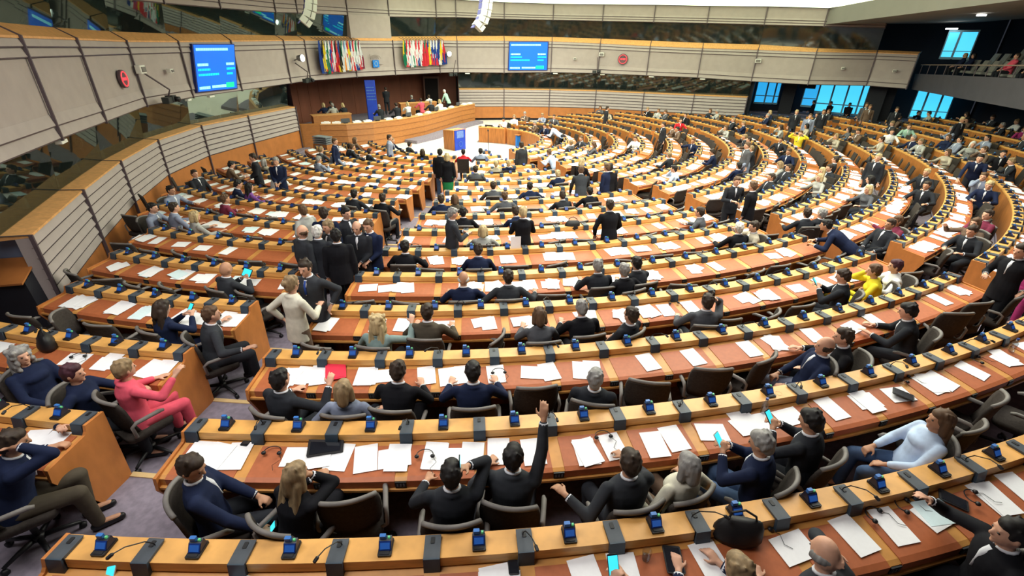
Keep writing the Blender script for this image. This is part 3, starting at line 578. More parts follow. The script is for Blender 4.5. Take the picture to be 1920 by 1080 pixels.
# ------------------------------------------------------------------ right: open foyer behind the hall, windows, dark walls
VOID = mat('foyer_dark', (.010, .011, .018), .8, .2, 1)
FRAME = mat('foyer_frame', (.20, .42, .55), .5, .1, 2)
mb = MB(); mb.box((24, 6.5, -1.05), (16, 18, .1), 0, R_(-40)); struct('floor_foyer', mb, [VOID])
SKYW = mat('daylight_pane', (.05, .3, .5), .3, .25, .8, (1, 1, .3), emit=(.02, .30, .62), estr=1.0)
SKYW2 = mat('daylight_pane_pale', (.1, .5, .6), .3, .15, .6, emit=(.05, .50, .78), estr=1.0)
def foyer_window(q0, q1, z0, z1, cols, mats):
    """a bay of tall daylight windows between two plan points, with mullions"""
    global n_w
    a, b = Vector((q0[0], q0[1], 0)), Vector((q1[0], q1[1], 0)); t = (b-a).normalized(); n = Vector((t.y, -t.x, 0))
    if n.dot(Vector((3, -3, 0)) - a) < 0: n = -n
    tot = (b-a).length; x = 0
    for c, w in enumerate(cols):
        w *= tot; mb = MB(); p0 = a + t*(x+.05); p1 = a + t*(x+w-.05); up = Vector((0, 0, 1))
        mb.hexa([p0+up*z0, p1+up*z0, p1-n*.03+up*z0, p0-n*.03+up*z0, p0+up*z1, p1+up*z1, p1-n*.03+up*z1, p0-n*.03+up*z1])
        o = struct('window_%d' % n_w, mb, [mats[c % len(mats)]]); n_w += 1
        fr = MB(); f0 = a+t*x; f1 = a+t*(x+w)
        for u0, u1, w0, w1 in ((f0, p0, z0-.1, z1+.1), (p1, f1, z0-.1, z1+.1), (p0, p1, z0-.12, z0), (p0, p1, z1, z1+.1), (p0, p1, z0+(z1-z0)*.22, z0+(z1-z0)*.25)):
            fr.hexa([u0+up*w0+n*.04, u1+up*w0+n*.04, u1-n*.05+up*w0, u0-n*.05+up*w0, u0+up*w1+n*.04, u1+up*w1+n*.04, u1-n*.05+up*w1, u0-n*.05+up*w1])
        fo = link('window_frame', fr.mesh('window_frame', [FRAME]), o)
        x += w
foyer_window((20.6, 10.9), (22.0, 10.2), .75, 2.6, (.45, .35, .2), [SKYW])
foyer_window((22.95, 9.0), (23.6, 8.4), .75, 2.6, (1,), [SKYW])
foyer_window((23.6, 8.4), (25.7, 6.2), .45, 2.5, (.27, .27, .26, .2), [SKYW2])
foyer_window((26.7, 4.1), (28.1, 3.0), .62, 2.15, (.3, .4, .3), [SKYW2])
mb = MB()
for a, b in (((18.3, 7.7), (19.9, 11.4)), ((19.6, 11.6), (25.2, 9.3)), ((24.2, 10.2), (29.5, 3.0)), ((29.8, 3.2), (27, -6)), ((27, -6), (22, -14))):
    mb.quad((a[0], a[1], -1.2), (b[0], b[1], -1.2), (b[0], b[1], 7), (a[0], a[1], 7))
struct('wall_foyer', mb, [VOID])
# black pillars between the bays
for (x, y, w) in ((22.3, 9.6, .8), (25.6, 5.2, 1.1), (24.4, 4.4, .9), (18.6, 8.2, .45)):
    mb = MB(); mb.box((x, y, .7), (w, w*.7, 3.6), 0, R_(-38)); struct('wall_pillar', mb, [mat('pillar_black', (.008, .010, .016), .5)])
# visitors' gallery on the right
GA, GB = Vector((24.5, 2.2, 0)), Vector((18.9, -9.4, 0)); GT = (GB-GA).normalized(); GN = Vector((-GT.y, GT.x, 0))
if GN.x < 0: GN = -GN
GAL = mat('gallery_front', (.065, .062, .078), .6, .1, 2)
mb = MB(); up = Vector((0, 0, 1))
mb.hexa([GA+up*2.27, GB+up*2.35, GB+GN*.25+up*2.3, GA+GN*.25+up*2.27, GA+up*3.05-GT*.3, GB+up*3.38, GB+GN*.25+up*3.38, GA+GN*.25+up*3.05-GT*.3])
mb.hexa([GA+up*2.27+GN*.25, GB+up*2.35+GN*.25, GB+GN*7+up*2.4, GA+GN*7+up*2.3, GA+GN*.25+up*2.45, GB+GN*.25+up*2.55, GB+GN*7+up*2.6, GA+GN*7+up*2.5])
struct('wall_gallery', mb, [GAL])
mb = MB()
for k in range(4):
    o = 1.1 + k*.95; h = 2.85 + k*.30
    mb.hexa([GA+GN*o+up*2.4, GB+GN*o+up*2.4, GB+GN*(o+.95)+up*2.4, GA+GN*(o+.95)+up*2.4, GA+GN*o+up*h, GB+GN*o+up*h, GB+GN*(o+.95)+up*h, GA+GN*(o+.95)+up*h])
struct('floor_gallery', mb, [VOID])
mb = MB(); mb.hexa([Vector((20.4, 5.0, 5.45)), Vector((17.0, -9, 5.6)), Vector((26, -12, 5.9)), Vector((28, 4, 5.6)), Vector((20.4, 5.0, 7)), Vector((17.0, -9, 7)), Vector((26, -12, 7)), Vector((28, 4, 7))])
struct('ceiling_gallery', mb, [CEILG])
foyer_window((26.1, 2.9), (26.9, 1.9), 3.9, 5.1, (.42, .58), [SKYW2])
# ================================================================== DESK ROWS
S = .68
TL, TR = R_(-11.5), R_(28)
WALL_L = {0: None, 1: None, 2: None, 3: -20.3, 4: -23.0, 5: -25.7, 6: -32.5, 7: -38.6, 8: -44.8, 9: -51.3, 10: -56, 11: -61, 12: -66, 13: -70, 14: -74, 15: None}
def lim(i, w):
    r = RI(i)
    if w == 0:
        a = R_(WALL_L.get(i) or -24); b = TL + math.asin(.38/r)
        return (a, b) if 1 <= i <= 14 else None
    if w == 1: return TL + math.asin(1.387/r), TR + math.asin(-1.057/r)
    if w == 2: return R_(28.0) + (0 if i < 15 else .03), R_(55.4)
    if w == 3: return R_(57.6), R_(90.6)
    if w == 4:
        e = -(WALL_L.get(i) or (-80 if i > 12 else -15)) + 82.8
        return R_(93.0), R_(min(e, 143)) - (0 if i < 13 else 0)
    if w == 5:
        e = -(WALL_L.get(i) or -90) + 82.8
        return (R_(146.5), R_(min(e, 171))) if i >= 13 and e > 148 else None
WN = {0: 'left block', 1: 'middle block', 2: 'right block', 3: 'far right block', 4: 'far block', 5: 'stage-side block'}
def rowname(i, w):
    base = {0: 1, 1: 0, 2: 0, 3: -2, 4: 1, 5: 13}[w]
    return '%snearest row of the %s' % ('' if i == base else ordinal(i-base+1) + ' ', WN[w])
# shared meshes of desk fittings, local: x right (seen from the seat), y towards the centre, z up
def m_voting(z=0):
    mb = MB(); mb.rbox((0, 0, .010), (.11, .15, .02), .01, 1); mb.hexa([(-.046, -.037, .026), (.046, -.037, .026), (.046, -.034, .026), (-.046, -.034, .026), (-.046, .001, .081), (.046, .001, .081), (.046, .004, .083), (-.046, .004, .083)], 2)
    mb.hexa([(-.05, -.035, .02), (.05, -.035, .02), (.05, .06, .02), (-.05, .06, .02), (-.05, .005, .085), (.05, .005, .085), (.05, .045, .095), (-.05, .045, .095)], 0)
    mb.box((0, -.052, .022), (.075, .026, .006), 1)
    return mb.mesh('voting_unit', [mat('navy_casing', (.012, .016, .040), .4, .15, 10), BLACKP, BLUEP])
def m_screen():
    mb = MB(); mb.hexa([(-.038, -.030, .034), (.038, -.030, .034), (.038, -.002, .072), (-.038, -.002, .072), (-.038, -.034, .036), (.038, -.034, .036), (.038, -.006, .075), (-.038, -.006, .075)], 0)
    mb.rbox((-.018, .026, .108), (.05, .03, .034), .006, 1); mb.box((.03, .024, .100), (.018, .016, .018), 2)
    return mb.mesh('display', [BLUEL, mat('card_blue', (.04, .16, .48), .4), mat('lamp_green', (.1, .4, .2), .4, emit=(.2, .9, .3), estr=.15)])
def m_mic():
    mb = MB(); mb.hexa([(-.058, -.10, -.085), (.058, -.10, -.085), (.058, .075, .012), (-.058, .075, .012), (-.058, -.096, .022), (.058, -.096, .022), (.058, .085, .022), (-.058, .085, .022)], 0)
    mb.hexa([(-.058, -.13, -.11), (.058, -.13, -.11), (.058, -.085, -.11), (-.058, -.085, -.11), (-.058, -.105, .022), (.058, -.105, .022), (.058, -.085, .022), (-.058, -.085, .022)], 1)
    mb.rbox((0, .04, .024), (.03, .05, .006), .006, 2)
    return mb.mesh('console_box', [DGREY, mat('slate_face', (.03, .05, .075), .45), BLACKP])
def m_gooseneck():
    mb = MB(); mb.tube([(0, .04, .025), (.0, .035, .05), (.005, .0, .11), (.012, -.10, .17), (.015, -.16, .175)], .0045, 5, 0)
    mb.tube([(.015, -.16, .175), (.0155, -.17, .174), (.016, -.20, .165), (.016, -.205, .163)], [.006, .013, .013, .006], 8, 0)
    return mb.mesh('gooseneck', [BLACKP])
def m_socket():
    mb = MB(); mb.rbox((0, 0, 0), (.10, .012, .065), .004, 0)
    for x in (-.028, .0, .028): mb.box((x, -.007, .0), (.014, .004, .03), 1)
    return mb.mesh('socket_plate', [BLACKP, METAL])
V_ME, D_ME, M_ME, G_ME, K_ME = m_voting(), m_screen(), m_mic(), m_gooseneck(), m_socket()
def m_chair():
    """office swivel chair parts, y = forward"""
    seat = MB(); seat.rbox((0, .02, .445), (.46, .46, .07), .09, 0, 0, 4); seat.rbox((0, .02, .40), (.40, .40, .03), .08, 0)
    back = MB(); n = 10; rows = 6
    prof = [(-.17, .50, .20), (-.20, .60, .23), (-.22, .72, .245), (-.235, .83, .245), (-.25, .92, .235), (-.262, .955, .22)]
    g = []
    for s_ in (0, 1):
        for (y, z, hw) in prof:
            for k in range(n+1):
                u = -1+2*k/n; yy = y + .07*u*u + (.0 if s_ else .035); g.append(Vector((u*hw, yy - (0 if s_ else 0), z - .03*u*u*(1 if z > .91 else 0))))
    m = n+1; back.v = g; N = rows*m
    for r in range(rows-1):
        for k in range(n):
            a = r*m+k; back.face((a, a+1, a+m+1, a+m)); back.face((N+a, N+a+m, N+a+m+1, N+a+1))
    for k in range(n): back.face((k, N+k, N+k+1, k+1)); e = (rows-1)*m+k; back.face((e, e+1, N+e+1, N+e))
    for r in range(rows-1):
        a = r*m; back.face((a, a+m, N+a+m, N+a)); a = r*m+n; back.face((a, N+a, N+a+m, a+m))
    rim = MB(); y, z, hw = prof[-1]
    rim.tube([(u*hw, y+.016+.07*u*u, z+.008-.03*u*u) for u in [-1+2*k/12 for k in range(13)]], .021, 8)
    arm = []
    for sx in (-1, 1):
        a = MB(); a.tube([(sx*.215, -.14, .47), (sx*.265, -.14, .50), (sx*.275, -.15, .64), (sx*.27, -.10, .665), (sx*.27, .12, .665), (sx*.265, .16, .65)], [.015, .017, .017, .022, .024, .016], 8); arm.append(a)
    base = MB(); base.tube([(0, 0, .39), (0, 0, .12)], [.028, .024], 10); base.tube([(0, 0, .14), (0, 0, .09)], [.05, .05], 10)
    for k in range(5):
        a = 2*PI*k/5+.3; c, s_ = math.cos(a), math.sin(a)
        base.tube([(0, 0, .115), (c*.16, s_*.16, .10), (c*.29, s_*.29, .075)], [.026, .022, .016], 6)
        base.tube([(c*.29-s_*.018, s_*.29+c*.018, .03), (c*.29+s_*.018, s_*.29-c*.018, .03)], .03, 10)
    mk = lambda nme, q, mm: q.mesh(nme, [mm], None, True)
    return [('seat', mk('seat', seat, CHF)), ('backrest', mk('backrest', back, CHF)), ('top_rim', mk('top_rim', rim, CHR)), ('armrest', mk('armrest', arm[0], CHR)), ('armrest', mk('armrest', arm[1], CHR)), ('base', mk('base', base, BLACKP))]
CH_ME = m_chair()
def far_chair_mesh():
    mb = MB(); mats = [CHF, CHR, BLACKP]
    mb.box((0, .02, .445), (.46, .46, .08), 0); mb.hexa([(-.22, -.2, .5), (.22, -.2, .5), (.22, -.16, .5), (-.22, -.16, .5), (-.23, -.28, .95), (.23, -.28, .95), (.23, -.245, .95), (-.23, -.245, .95)], 0)
    mb.tube([(0, 0, .4), (0, 0, .06)], .04, 5, 2); mb.box((0, 0, .06), (.5, .06, .04), 2); mb.box((0, 0, .06), (.06, .5, .04), 2)
    return mb
def ringmat(r, th): # local frame at a point of the ring: +y towards the centre
    return th
def put(me, name, parent, r, th, z, off):
    o = link(name, me, parent); p = P(r, th, z) - off
    o.location = p; o.rotation_euler = (0, 0, th)
    return o
CHAIRS = []; SEATS = []; PAPERS = []
def desk(i, w):
    L = lim(i, w)
    if not L: return
    a, b = L; r = RI(i); z = ZF(i)
    # keep only the stretch the photograph could show
    n = max(1, int(round((b-a)*r/S))); da = (b-a)/n
    ks = [k for k in range(n) if seen(P(r+.4, a+da*(k+.5), z+.75), 150, 90)]
    if not ks: return
    k0, k1 = ks[0], ks[-1]+1; ta, tb = a+da*k0, a+da*k1; tm = (ta+tb)/2; nn = k1-k0
    off = P(r+.3, tm, z)
    lab = 'curved wooden desk row, %s' % rowname(i, w)
    t = thing('desk_row', lab, 'desk row', off, 0, None)
    st = .35
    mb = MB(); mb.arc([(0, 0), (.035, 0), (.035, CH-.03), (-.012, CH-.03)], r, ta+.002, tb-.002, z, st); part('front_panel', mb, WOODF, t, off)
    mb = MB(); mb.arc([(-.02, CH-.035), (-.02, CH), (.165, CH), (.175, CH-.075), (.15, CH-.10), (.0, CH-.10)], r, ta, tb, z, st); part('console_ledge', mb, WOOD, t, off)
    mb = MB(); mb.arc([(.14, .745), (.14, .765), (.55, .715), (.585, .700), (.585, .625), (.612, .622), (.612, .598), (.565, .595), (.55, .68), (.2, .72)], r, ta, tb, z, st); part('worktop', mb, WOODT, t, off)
    near = i <= 6
    g = .055/r
    if near:
        for k in range(nn):
            mb = MB(); mb.arc([(.225, .757), (.225, .762), (.55, .7215), (.592, .705), (.592, .632), (.586, .632), (.584, .70), (.55, .715)], r, ta+da*k+g, ta+da*(k+1)-g, z, .24); part('leather_pad', mb, LEATH, t, off)
    else:
        mb = MB()
        for k in range(nn): mb.arc([(.225, .757), (.225, .762), (.55, .7215), (.592, .705), (.592, .632), (.586, .632), (.584, .70), (.55, .715)], r, ta+da*k+g, ta+da*(k+1)-g, z, .4)
        part('leather_pad', mb, LEATH, t, off)['kind'] = 'stuff'
    # end panels
    for th, sg, real in ((ta, -1, k0 == 0), (tb, 1, k1 == n)):
        if not real: continue
        mb = MB(); pr = [(-.02, CH+.012), (.18, CH+.012), (.20, .80), (.22, .775), (.612, .73), (.628, .60), (.36, .0), (.0, .0)]
        q0 = [P(r+dr, th, z+dz) for dr, dz in pr]; e = P(1, th+PI/2)*(.03*sg)
        m = len(pr); mb.v = q0 + [q+e for q in q0]; mb.face(list(range(m))); mb.face([m+j for j in range(m)][::-1])
        for j in range(m): mb.face((j, (j+1) % m, m+(j+1) % m, m+j))
        part('end_panel', mb, WOODE, t, off)
    for k in range(nn+1):
        if (k == nn and k1 != n): continue
        th = ta+da*k + (g*1.2 if k == 0 else (-g*1.2 if k == nn else 0))
        o = put(M_ME, 'console_box', t, r+.082, th, z+CH, off)
        if near and k % 2 == 1: put(G_ME, 'gooseneck_microphone', o, 0, 0, 0, Vector()); o.children[0].rotation_euler = (0, 0, random.uniform(-.9, .9))
        if near and 0 < k < nn: put(K_ME, 'socket_plate', t, r+.594, ta+da*k, z+.665, off)
    for k in range(nn):
        th = ta+da*(k+.5)
        o = put(V_ME, 'voting_unit', t, r+.07, th, z+CH, off); o.scale = (.88, .92, .9)
        if near: put(D_ME, 'display', o, 0, 0, 0, Vector())
        SEATS.append(dict(i=i, w=w, k=k, n=nn, th=th, r=r, z=z, row=rowname(i, w)))
for i in range(-2, 16):
    for w in range(6):
        if i < 0 and w not in (3,): continue
        if i == 0 and w not in (1, 2, 3): continue
        desk(i, w)
# ================================================================== PEOPLE
SKIN = mat('skin', (.62, .34, .23), .55, .08, 12, spec=.3); SKIN2 = mat('skin_tan', (.48, .25, .15), .55, .08, 12, spec=.3)
EYE = mat('eye_dark', (.02, .015, .012), .2)
def cloth(name, c): return mat('cloth_'+name, c, .85, .10, 14, bump=.25, spec=.12)
CL = {'black': (.010, .010, .013), 'navy': (.012, .018, .048), 'dark': (.022, .024, .030), 'grey': (.085, .088, .10), 'charcoal': (.035, .038, .045), 'olive': (.075, .062, .045),
 'pink': (.72, .10, .15), 'white': (.80, .80, .78), 'cream': (.60, .57, .47), 'teal': (.22, .30, .29), 'lblue': (.50, .62, .82), 'yellow': (.80, .66, .04), 'magenta': (.38, .04, .16),
 'bluegrey': (.22, .25, .34), 'brown': (.13, .085, .06), 'red': (.55, .02, .03), 'green': (.02, .20, .07), 'beige': (.36, .32, .25), 'lgrey': (.33, .33, .31), 'jeans': (.06, .10, .19), 'mint': (.35, .55, .45), 'blue': (.03, .07, .30), 'purple': (.16, .06, .25), 'burgundy': (.18, .03, .06)}
CM = {k: cloth(k, v) for k, v in CL.items()}
HC = {'black': (.012, .010, .010), 'dbrown': (.035, .022, .015), 'brown': (.10, .055, .03), 'blond': (.45, .34, .18), 'dblond': (.25, .17, .09), 'grey': (.25, .24, .23), 'white': (.62, .60, .56), 'dred': (.06, .02, .03)}
HM = {k: mat('hair_'+k, v, .6, .35, 30, (1, 1, .15), bump=.5, spec=.3) for k, v in HC.items()}
SHIRT = mat('white_shirt', (.66, .67, .72), .7, .03, 8)
def ik(s, h, l1, l2, pole):
    s, h = Vector(s), Vector(h); d = h-s; L = min(d.length, (l1+l2)*.995)
    if d.length < 1e-6: d = Vector((0, .1, -.1))
    d.normalize(); h = s + d*L; a = (l1*l1-l2*l2+L*L)/(2*L); b = math.sqrt(max(1e-6, l1*l1-a*a))
    p = Vector(pole); p = p - d*p.dot(d)
    if p.length < 1e-4: p = Vector((1, 0, 0))
    p.normalize(); return s + d*a + p*b, h
POSES = {
 # hands (x, y, z) relative to the hips; torso lean in degrees (+ = forward); head pitch (+ = down), head yaw
 'write': dict(L=(-.17, .46, .24), R=(.15, .44, .24), lean=14, pitch=22),
 'desk': dict(L=(-.26, .42, .24), R=(.26, .42, .24), lean=8, pitch=5),
 'rest': dict(L=(-.12, .26, .10), R=(.12, .26, .10), lean=-10, pitch=0),
 'armrest': dict(L=(-.29, .16, .17), R=(.29, .16, .17), lean=-8, pitch=2),
 'phone_ear': dict(L=(-.25, .38, .22), R=(.12, .12, .66), lean=4, pitch=8, yaw=0),
 'phone_hold': dict(L=(-.05, .34, .38), R=(.07, .36, .38), lean=6, pitch=24),
 'phone_low': dict(L=(.02, .36, .12), R=(.33, .34, .10), lean=-4, pitch=26, yaw=30),
 'raise': dict(L=(-.25, .34, .24), R=(.24, .30, 1.08), lean=6, pitch=-6),
 'head': dict(L=(-.30, .30, .26), R=(.06, .20, .62), lean=16, pitch=20),
 'chin': dict(L=(-.16, .40, .24), R=(.04, .22, .56), lean=12, pitch=8),
 'wide': dict(L=(-.50, .28, .26), R=(.46, .30, .26), lean=10, pitch=4),
 'elbow_r': dict(L=(-.20, .38, .22), R=(.52, .06, .36), lean=-2, pitch=4),
 'raise_two': dict(L=(-.16, .30, .62), R=(.20, .30, .66), lean=4, pitch=4),
 'elbow_left': dict(L=(-.50, .12, .34), R=(.20, .42, .26), lean=2, pitch=4),
 'bend_low': dict(L=(-.28, .46, .24), R=(.24, .48, .24), lean=30, pitch=20),
 'look_down': dict(L=(-.23, .20, -.02), R=(.20, .26, .0), lean=10, pitch=18, up=1),
 'gesture': dict(L=(-.22, .36, .22), R=(.34, .34, .48), lean=4, pitch=4),
 'stand': dict(L=(-.23, .03, -.13), R=(.23, .03, -.13), lean=2, pitch=6, up=1),
 'clasp': dict(L=(-.05, .22, .06), R=(.05, .22, .05), lean=0, pitch=14, up=1),
 'read_up': dict(L=(-.09, .30, .22), R=(.10, .30, .24), lean=2, pitch=24, up=1),
 'hip': dict(L=(-.24, -.02, .06), R=(.12, .30, .22), lean=3, pitch=10, up=1),
 'lean_desk': dict(L=(-.26, .34, -.10), R=(.26, .46, -.08), lean=26, pitch=6, up=1),
 'bend': dict(L=(-.18, .62, .00), R=(.22, .66, -.02), lean=58, pitch=10, up=1),
 'walk': dict(L=(-.24, -.10, -.10), R=(.24, .16, -.06), lean=3, pitch=4, up=1, walk=1),
}
def hand(mb, w, d, side, curl):
    """palm, four fingers and a thumb; w = wrist, d = forearm direction"""
    d = Vector(d).normalized(); up = Vector((0, 0, 1)) - d*d.z
    if up.length < .2: up = Vector((0, -1, 0)) - d*(-d.y)
    up.normalize(); x = d.cross(up)*(1)                     # to the right of the hand
    pc = w + d*.045
    mb.loft([(w - d*.03, x*.024, up*.018), (w + d*.015, x*.030, up*.016), (w + d*.055, x*.040, up*.015), (w + d*.088, x*.041, up*.013), (w + d*.096, x*.034, up*.009)], 10)
    for k, (o, L, r) in enumerate(((-.031, .068, .0078), (-.0105, .077, .0082), (.0105, .072, .0080), (.031, .056, .0072))):
        b = w + d*.088 + x*o; c = curl + .12*k*(1 if side > 0 else .7); dd = d*math.cos(c) - up*math.sin(c) + x*o*1.6; dd.normalize()
        m = b + dd*L*.5; c2 = c*2.1+.15; d2 = (d*math.cos(c2) - up*math.sin(c2) + x*o*1.2).normalized(); e = m + d2*L*.5
        mb.capsule(b - dd*.01, m, r*1.12, r, 7); mb.capsule(m, e, r, r*.82, 7)
    tb = w + d*.028 - x*side*.030; t1 = (d*.62 - x*side*.72 - up*.25).normalized(); t2 = (d*.92 - x*side*.25 - up*.3).normalized()
    mb.capsule(tb, tb + t1*.038, .0125, .0105, 8); mb.capsule(tb + t1*.038, tb + t1*.038 + t2*.030, .0105, .0085, 8)
TEMP = []     # (mesh key, object, voxel)
PM = {}
def bake_all():
    """turn the temporary remeshed shapes into plain meshes, all in one pass"""
    if not TEMP: return
    bpy.context.view_layer.update(); dg = bpy.context.evaluated_depsgraph_get()
    for key, o in TEMP:
        me = bpy.data.meshes.new_from_object(o.evaluated_get(dg)); me.name = key.split('|')[0]
        me.polygons.foreach_set('use_smooth', [True]*len(me.polygons)); PM[key] = me
    for key, o in TEMP: bpy.data.objects.remove(o)
    TEMP.clear()
def shape(key, mb, voxel, smooth=2):
    me = mb.mesh('tmp', [SHIRT]); o = bpy.data.objects.new('tmp', me); COL.objects.link(o)
    r = o.modifiers.new('r', 'REMESH'); r.mode = 'VOXEL'; r.voxel_size = voxel
    s = o.modifiers.new('s', 'SMOOTH'); s.iterations = smooth; s.factor = .5
    TEMP.append((key, o))
def figure(key, pose, hair='short', female=False, yaw=0, hy=None, hp=None, fine=True, twist=0, dress=False, hands=None, legcross=False, tie=False):
    """build all part meshes of one posed figure; hips at the origin of the pose, feet at z = 0"""
    q = dict(POSES[pose])
    if hands: q.update(hands)
    up = q.get('up', 0); hz = .93 if up else .53
    H = Vector((0, 0, hz)); ln = R_(q['lean']); k = .94 if female else 1.0
    sd = Vector((0, math.sin(ln), math.cos(ln))); fw = Vector((0, math.cos(ln), -math.sin(ln))); X = Vector((1, 0, 0))
    if twist:
        Mt = Matrix.Rotation(R_(twist), 3, sd); X2 = Mt @ X; fw2 = Mt @ fw
    else: X2, fw2 = X, fw
    N = H + sd*.50*k
    headdir = (sd*.6 + Vector((0, 0, 1))*.4).normalized(); HC_ = N + headdir*.152 + Vector((0, .02, 0))
    hyaw = q.get('yaw', 0) if hy is None else hy; hpit = q['pitch'] if hp is None else hp
    HM_ = Matrix.Rotation(R_(-hyaw), 3, 'Z') @ Matrix.Rotation(R_(-hpit*.8), 3, 'X')
    sw = .185*k if not female else .165
    Sx = {-1: N - sd*.055 - X2*sw, 1: N - sd*.055 + X2*sw}
    arms = {}
    for s, nm in ((-1, 'L'), (1, 'R')):
        h = H + Vector(q[nm]); pole = Vector((s*.8, -.35, -.75)) if q[nm][2] < .6 else Vector((s*.9, .3, -.3))
        if nm == 'R' and q[nm][2] > .9: pole = Vector((.7, .4, -.1))
        if nm == 'R' and pose in ('phone_ear', 'chin', 'head'): pole = Vector((.55, .25, -.8))
        if pose in ('stand', 'walk', 'clasp', 'hip', 'read_up'): pole = Vector((s*.6, -.8, -.2))
        arms[s] = (Sx[s], *ik(Sx[s], h, .275*k, .25*k, pole))
    legs = {}
    for s in (-1, 1):
        hp_ = H + X*s*.085
        if not up:
            kn = Vector((s*.13, .40, .50)); an = Vector((s*.12, .36 if s < 0 else .42, .08))
            if legcross and s > 0: kn = Vector((.04, .42, .60)); an = Vector((-.10, .58, .30))
        else:
            wk = q.get('walk', 0)*s*.16; kn = Vector((s*.10, .03+wk, .50)); an = Vector((s*.11, -.02+wk*1.7, .08))
            if pose == 'bend': hp_ = H + X*s*.085 + Vector((0, -.12, 0))
        legs[s] = (hp_, kn, an)
    vx = .0095 if fine else .013
    # ---- body (skin), one continuous surface
    b = MB()
    b.loft([(H - Vector((0, 0, .06)), X*.13, Vector((0, .09, 0))), (H + sd*.05, X*.135, fw*.095), (H + sd*.2, X2*.12, fw2*.08), (H + sd*.38, X2*.145, fw2*.09), (N - sd*.06, X2*.13, fw2*.07), (N, X2*.06, fw2*.055)])
    b.capsule(N - sd*.06, HC_ - headdir*.04, .056*k, .050*k, 12)
    hr = Vector((.076, .096, .114))*(1 if not female else .95)
    b.blob(HC_, hr, 0, 16, 12, HM_)
    hf = lambda x, y, z: HC_ + HM_ @ (Vector((x, y, z))*(1 if not female else .95))
    b.blob(hf(0, .028, -.055), Vector((.050, .060, .058)), 0, 12, 8, HM_)           # jaw
    b.capsule(hf(0, .088, .012), hf(0, .106, -.022), .010, .014, 8)                    # nose
    b.capsule(hf(-.03, .082, .028), hf(.03, .082, .028), .012, .012, 8)               # brow
    b.capsule(hf(-.018, .084, -.052), hf(.018, .084, -.052), .010, .010, 8)           # mouth
    b.blob(hf(0, .072, -.088), .020, 0, 8, 6)                                        # chin
    for s in (-1, 1):
        b.blob(hf(s*.076, .0, -.008), Vector((.012, .018, .030)), 0, 8, 6, HM_)       # ears
        S0, E, W_ = arms[s]; b.capsule(S0, E, .045*k, .036*k, 10); b.capsule(E, W_, .038*k, .025*k, 10)
        fd = (W_-E).normalized()
        if pose in ('write', 'desk', 'wide') : fd = (fd + Vector((0, .5, .25))).normalized()
        hand(b, W_, fd, s, .25 if pose in ('desk', 'write', 'wide', 'raise', 'gesture') else .55)
        p0, p1, p2 = legs[s]; b.capsule(p0, p1, .075*k, .05*k, 10); b.capsule(p1, p2, .05*k, .035*k, 10)
        ft = Vector((0, .14, -.03)) if not (legcross and s > 0) else Vector((-.02, .12, -.06)); b.capsule(p2 - Vector((0, .02, .02)), p2 + ft, .036, .030, 8)
    shape(key+'|body', b, vx, 1)
    # ---- jacket or top
    j = MB(); e = .022 if not female else .014
    hem = .10 if not up else .17
    dn = -sd if up else Vector((0, -.25, -.97))
    j.loft([(H + dn*hem, X*(.165+e), Vector((0, .115+e, 0))), (H + sd*.03, X*(.158+e), fw*(.108+e)), (H + sd*.18, X2*(.138+e), fw2*(.092+e)), (H + sd*.34, X2*(.165*k+e), fw2*(.108+e)), (N - sd*.10, X2*(.178*k+e), fw2*(.098+e)), (N - sd*.035, X2*(.145*k+e), fw2*(.074+e)), (N + sd*.012, X2*.078, fw2*.070), (N + sd*.03 - fw2*.01, X2*.062, fw2*.056)], 18)
    for s in (-1, 1):
        S0, E, W_ = arms[s]; j.blob(S0 - X2*s*.018 - sd*.012, .060*k if not female else .052, 0, 10, 8); j.capsule(S0 - sd*.008, E, .059*k, .051*k, 10); j.capsule(E, W_ - (W_-E).normalized()*.045, .054*k, .041*k, 10)
    j.tube([N + sd*.004 + X2*.082*math.sin(a) - fw2*.076*math.cos(a) - sd*.020*(1-math.cos(a)) for a in [R_(d) for d in range(-120, 121, 24)]], .017, 8)
    if female: j.blob(H + sd*.34 + fw2*.085, Vector((.12, .055, .06)), 0, 12, 8)
    shape(key+'|jacket', j, .0135, 2)
    # ---- trousers
    t = MB(); t.loft([(H - Vector((0, 0, .09)), X*.135, Vector((0, .10, 0))), (H, X*.160, fw*.118), (H + sd*.08, X*.150, fw*.108)], 14)
    for s in (-1, 1):
        p0, p1, p2 = legs[s]; t.capsule(p0 - Vector((0, 0, .01)), p1, .098*k, .074*k, 12)
        if not dress: t.capsule(p1, p2 + Vector((0, 0, .01)), .072*k, .055*k, 12)
    if dress: t.loft([(H - Vector((0, -.02, .42)) if up else H + Vector((0, .3, -.03)), X*.19, Vector((0, .15, 0)) if up else Vector((0, 0, .1))), (H, X*.165, Vector((0, .125, 0)))], 14)
    shape(key+'|trousers', t, .015, 2)
    sh = MB()
    for s in (-1, 1):
        p2 = legs[s][2]; ft = Vector((0, .16, -.045)) if not (legcross and s > 0) else Vector((-.02, .14, -.08)); sh.capsule(p2 - Vector((0, .03, .035)), p2 + ft, .045, .036, 10)
    shape(key+'|shoes', sh, .014, 1)
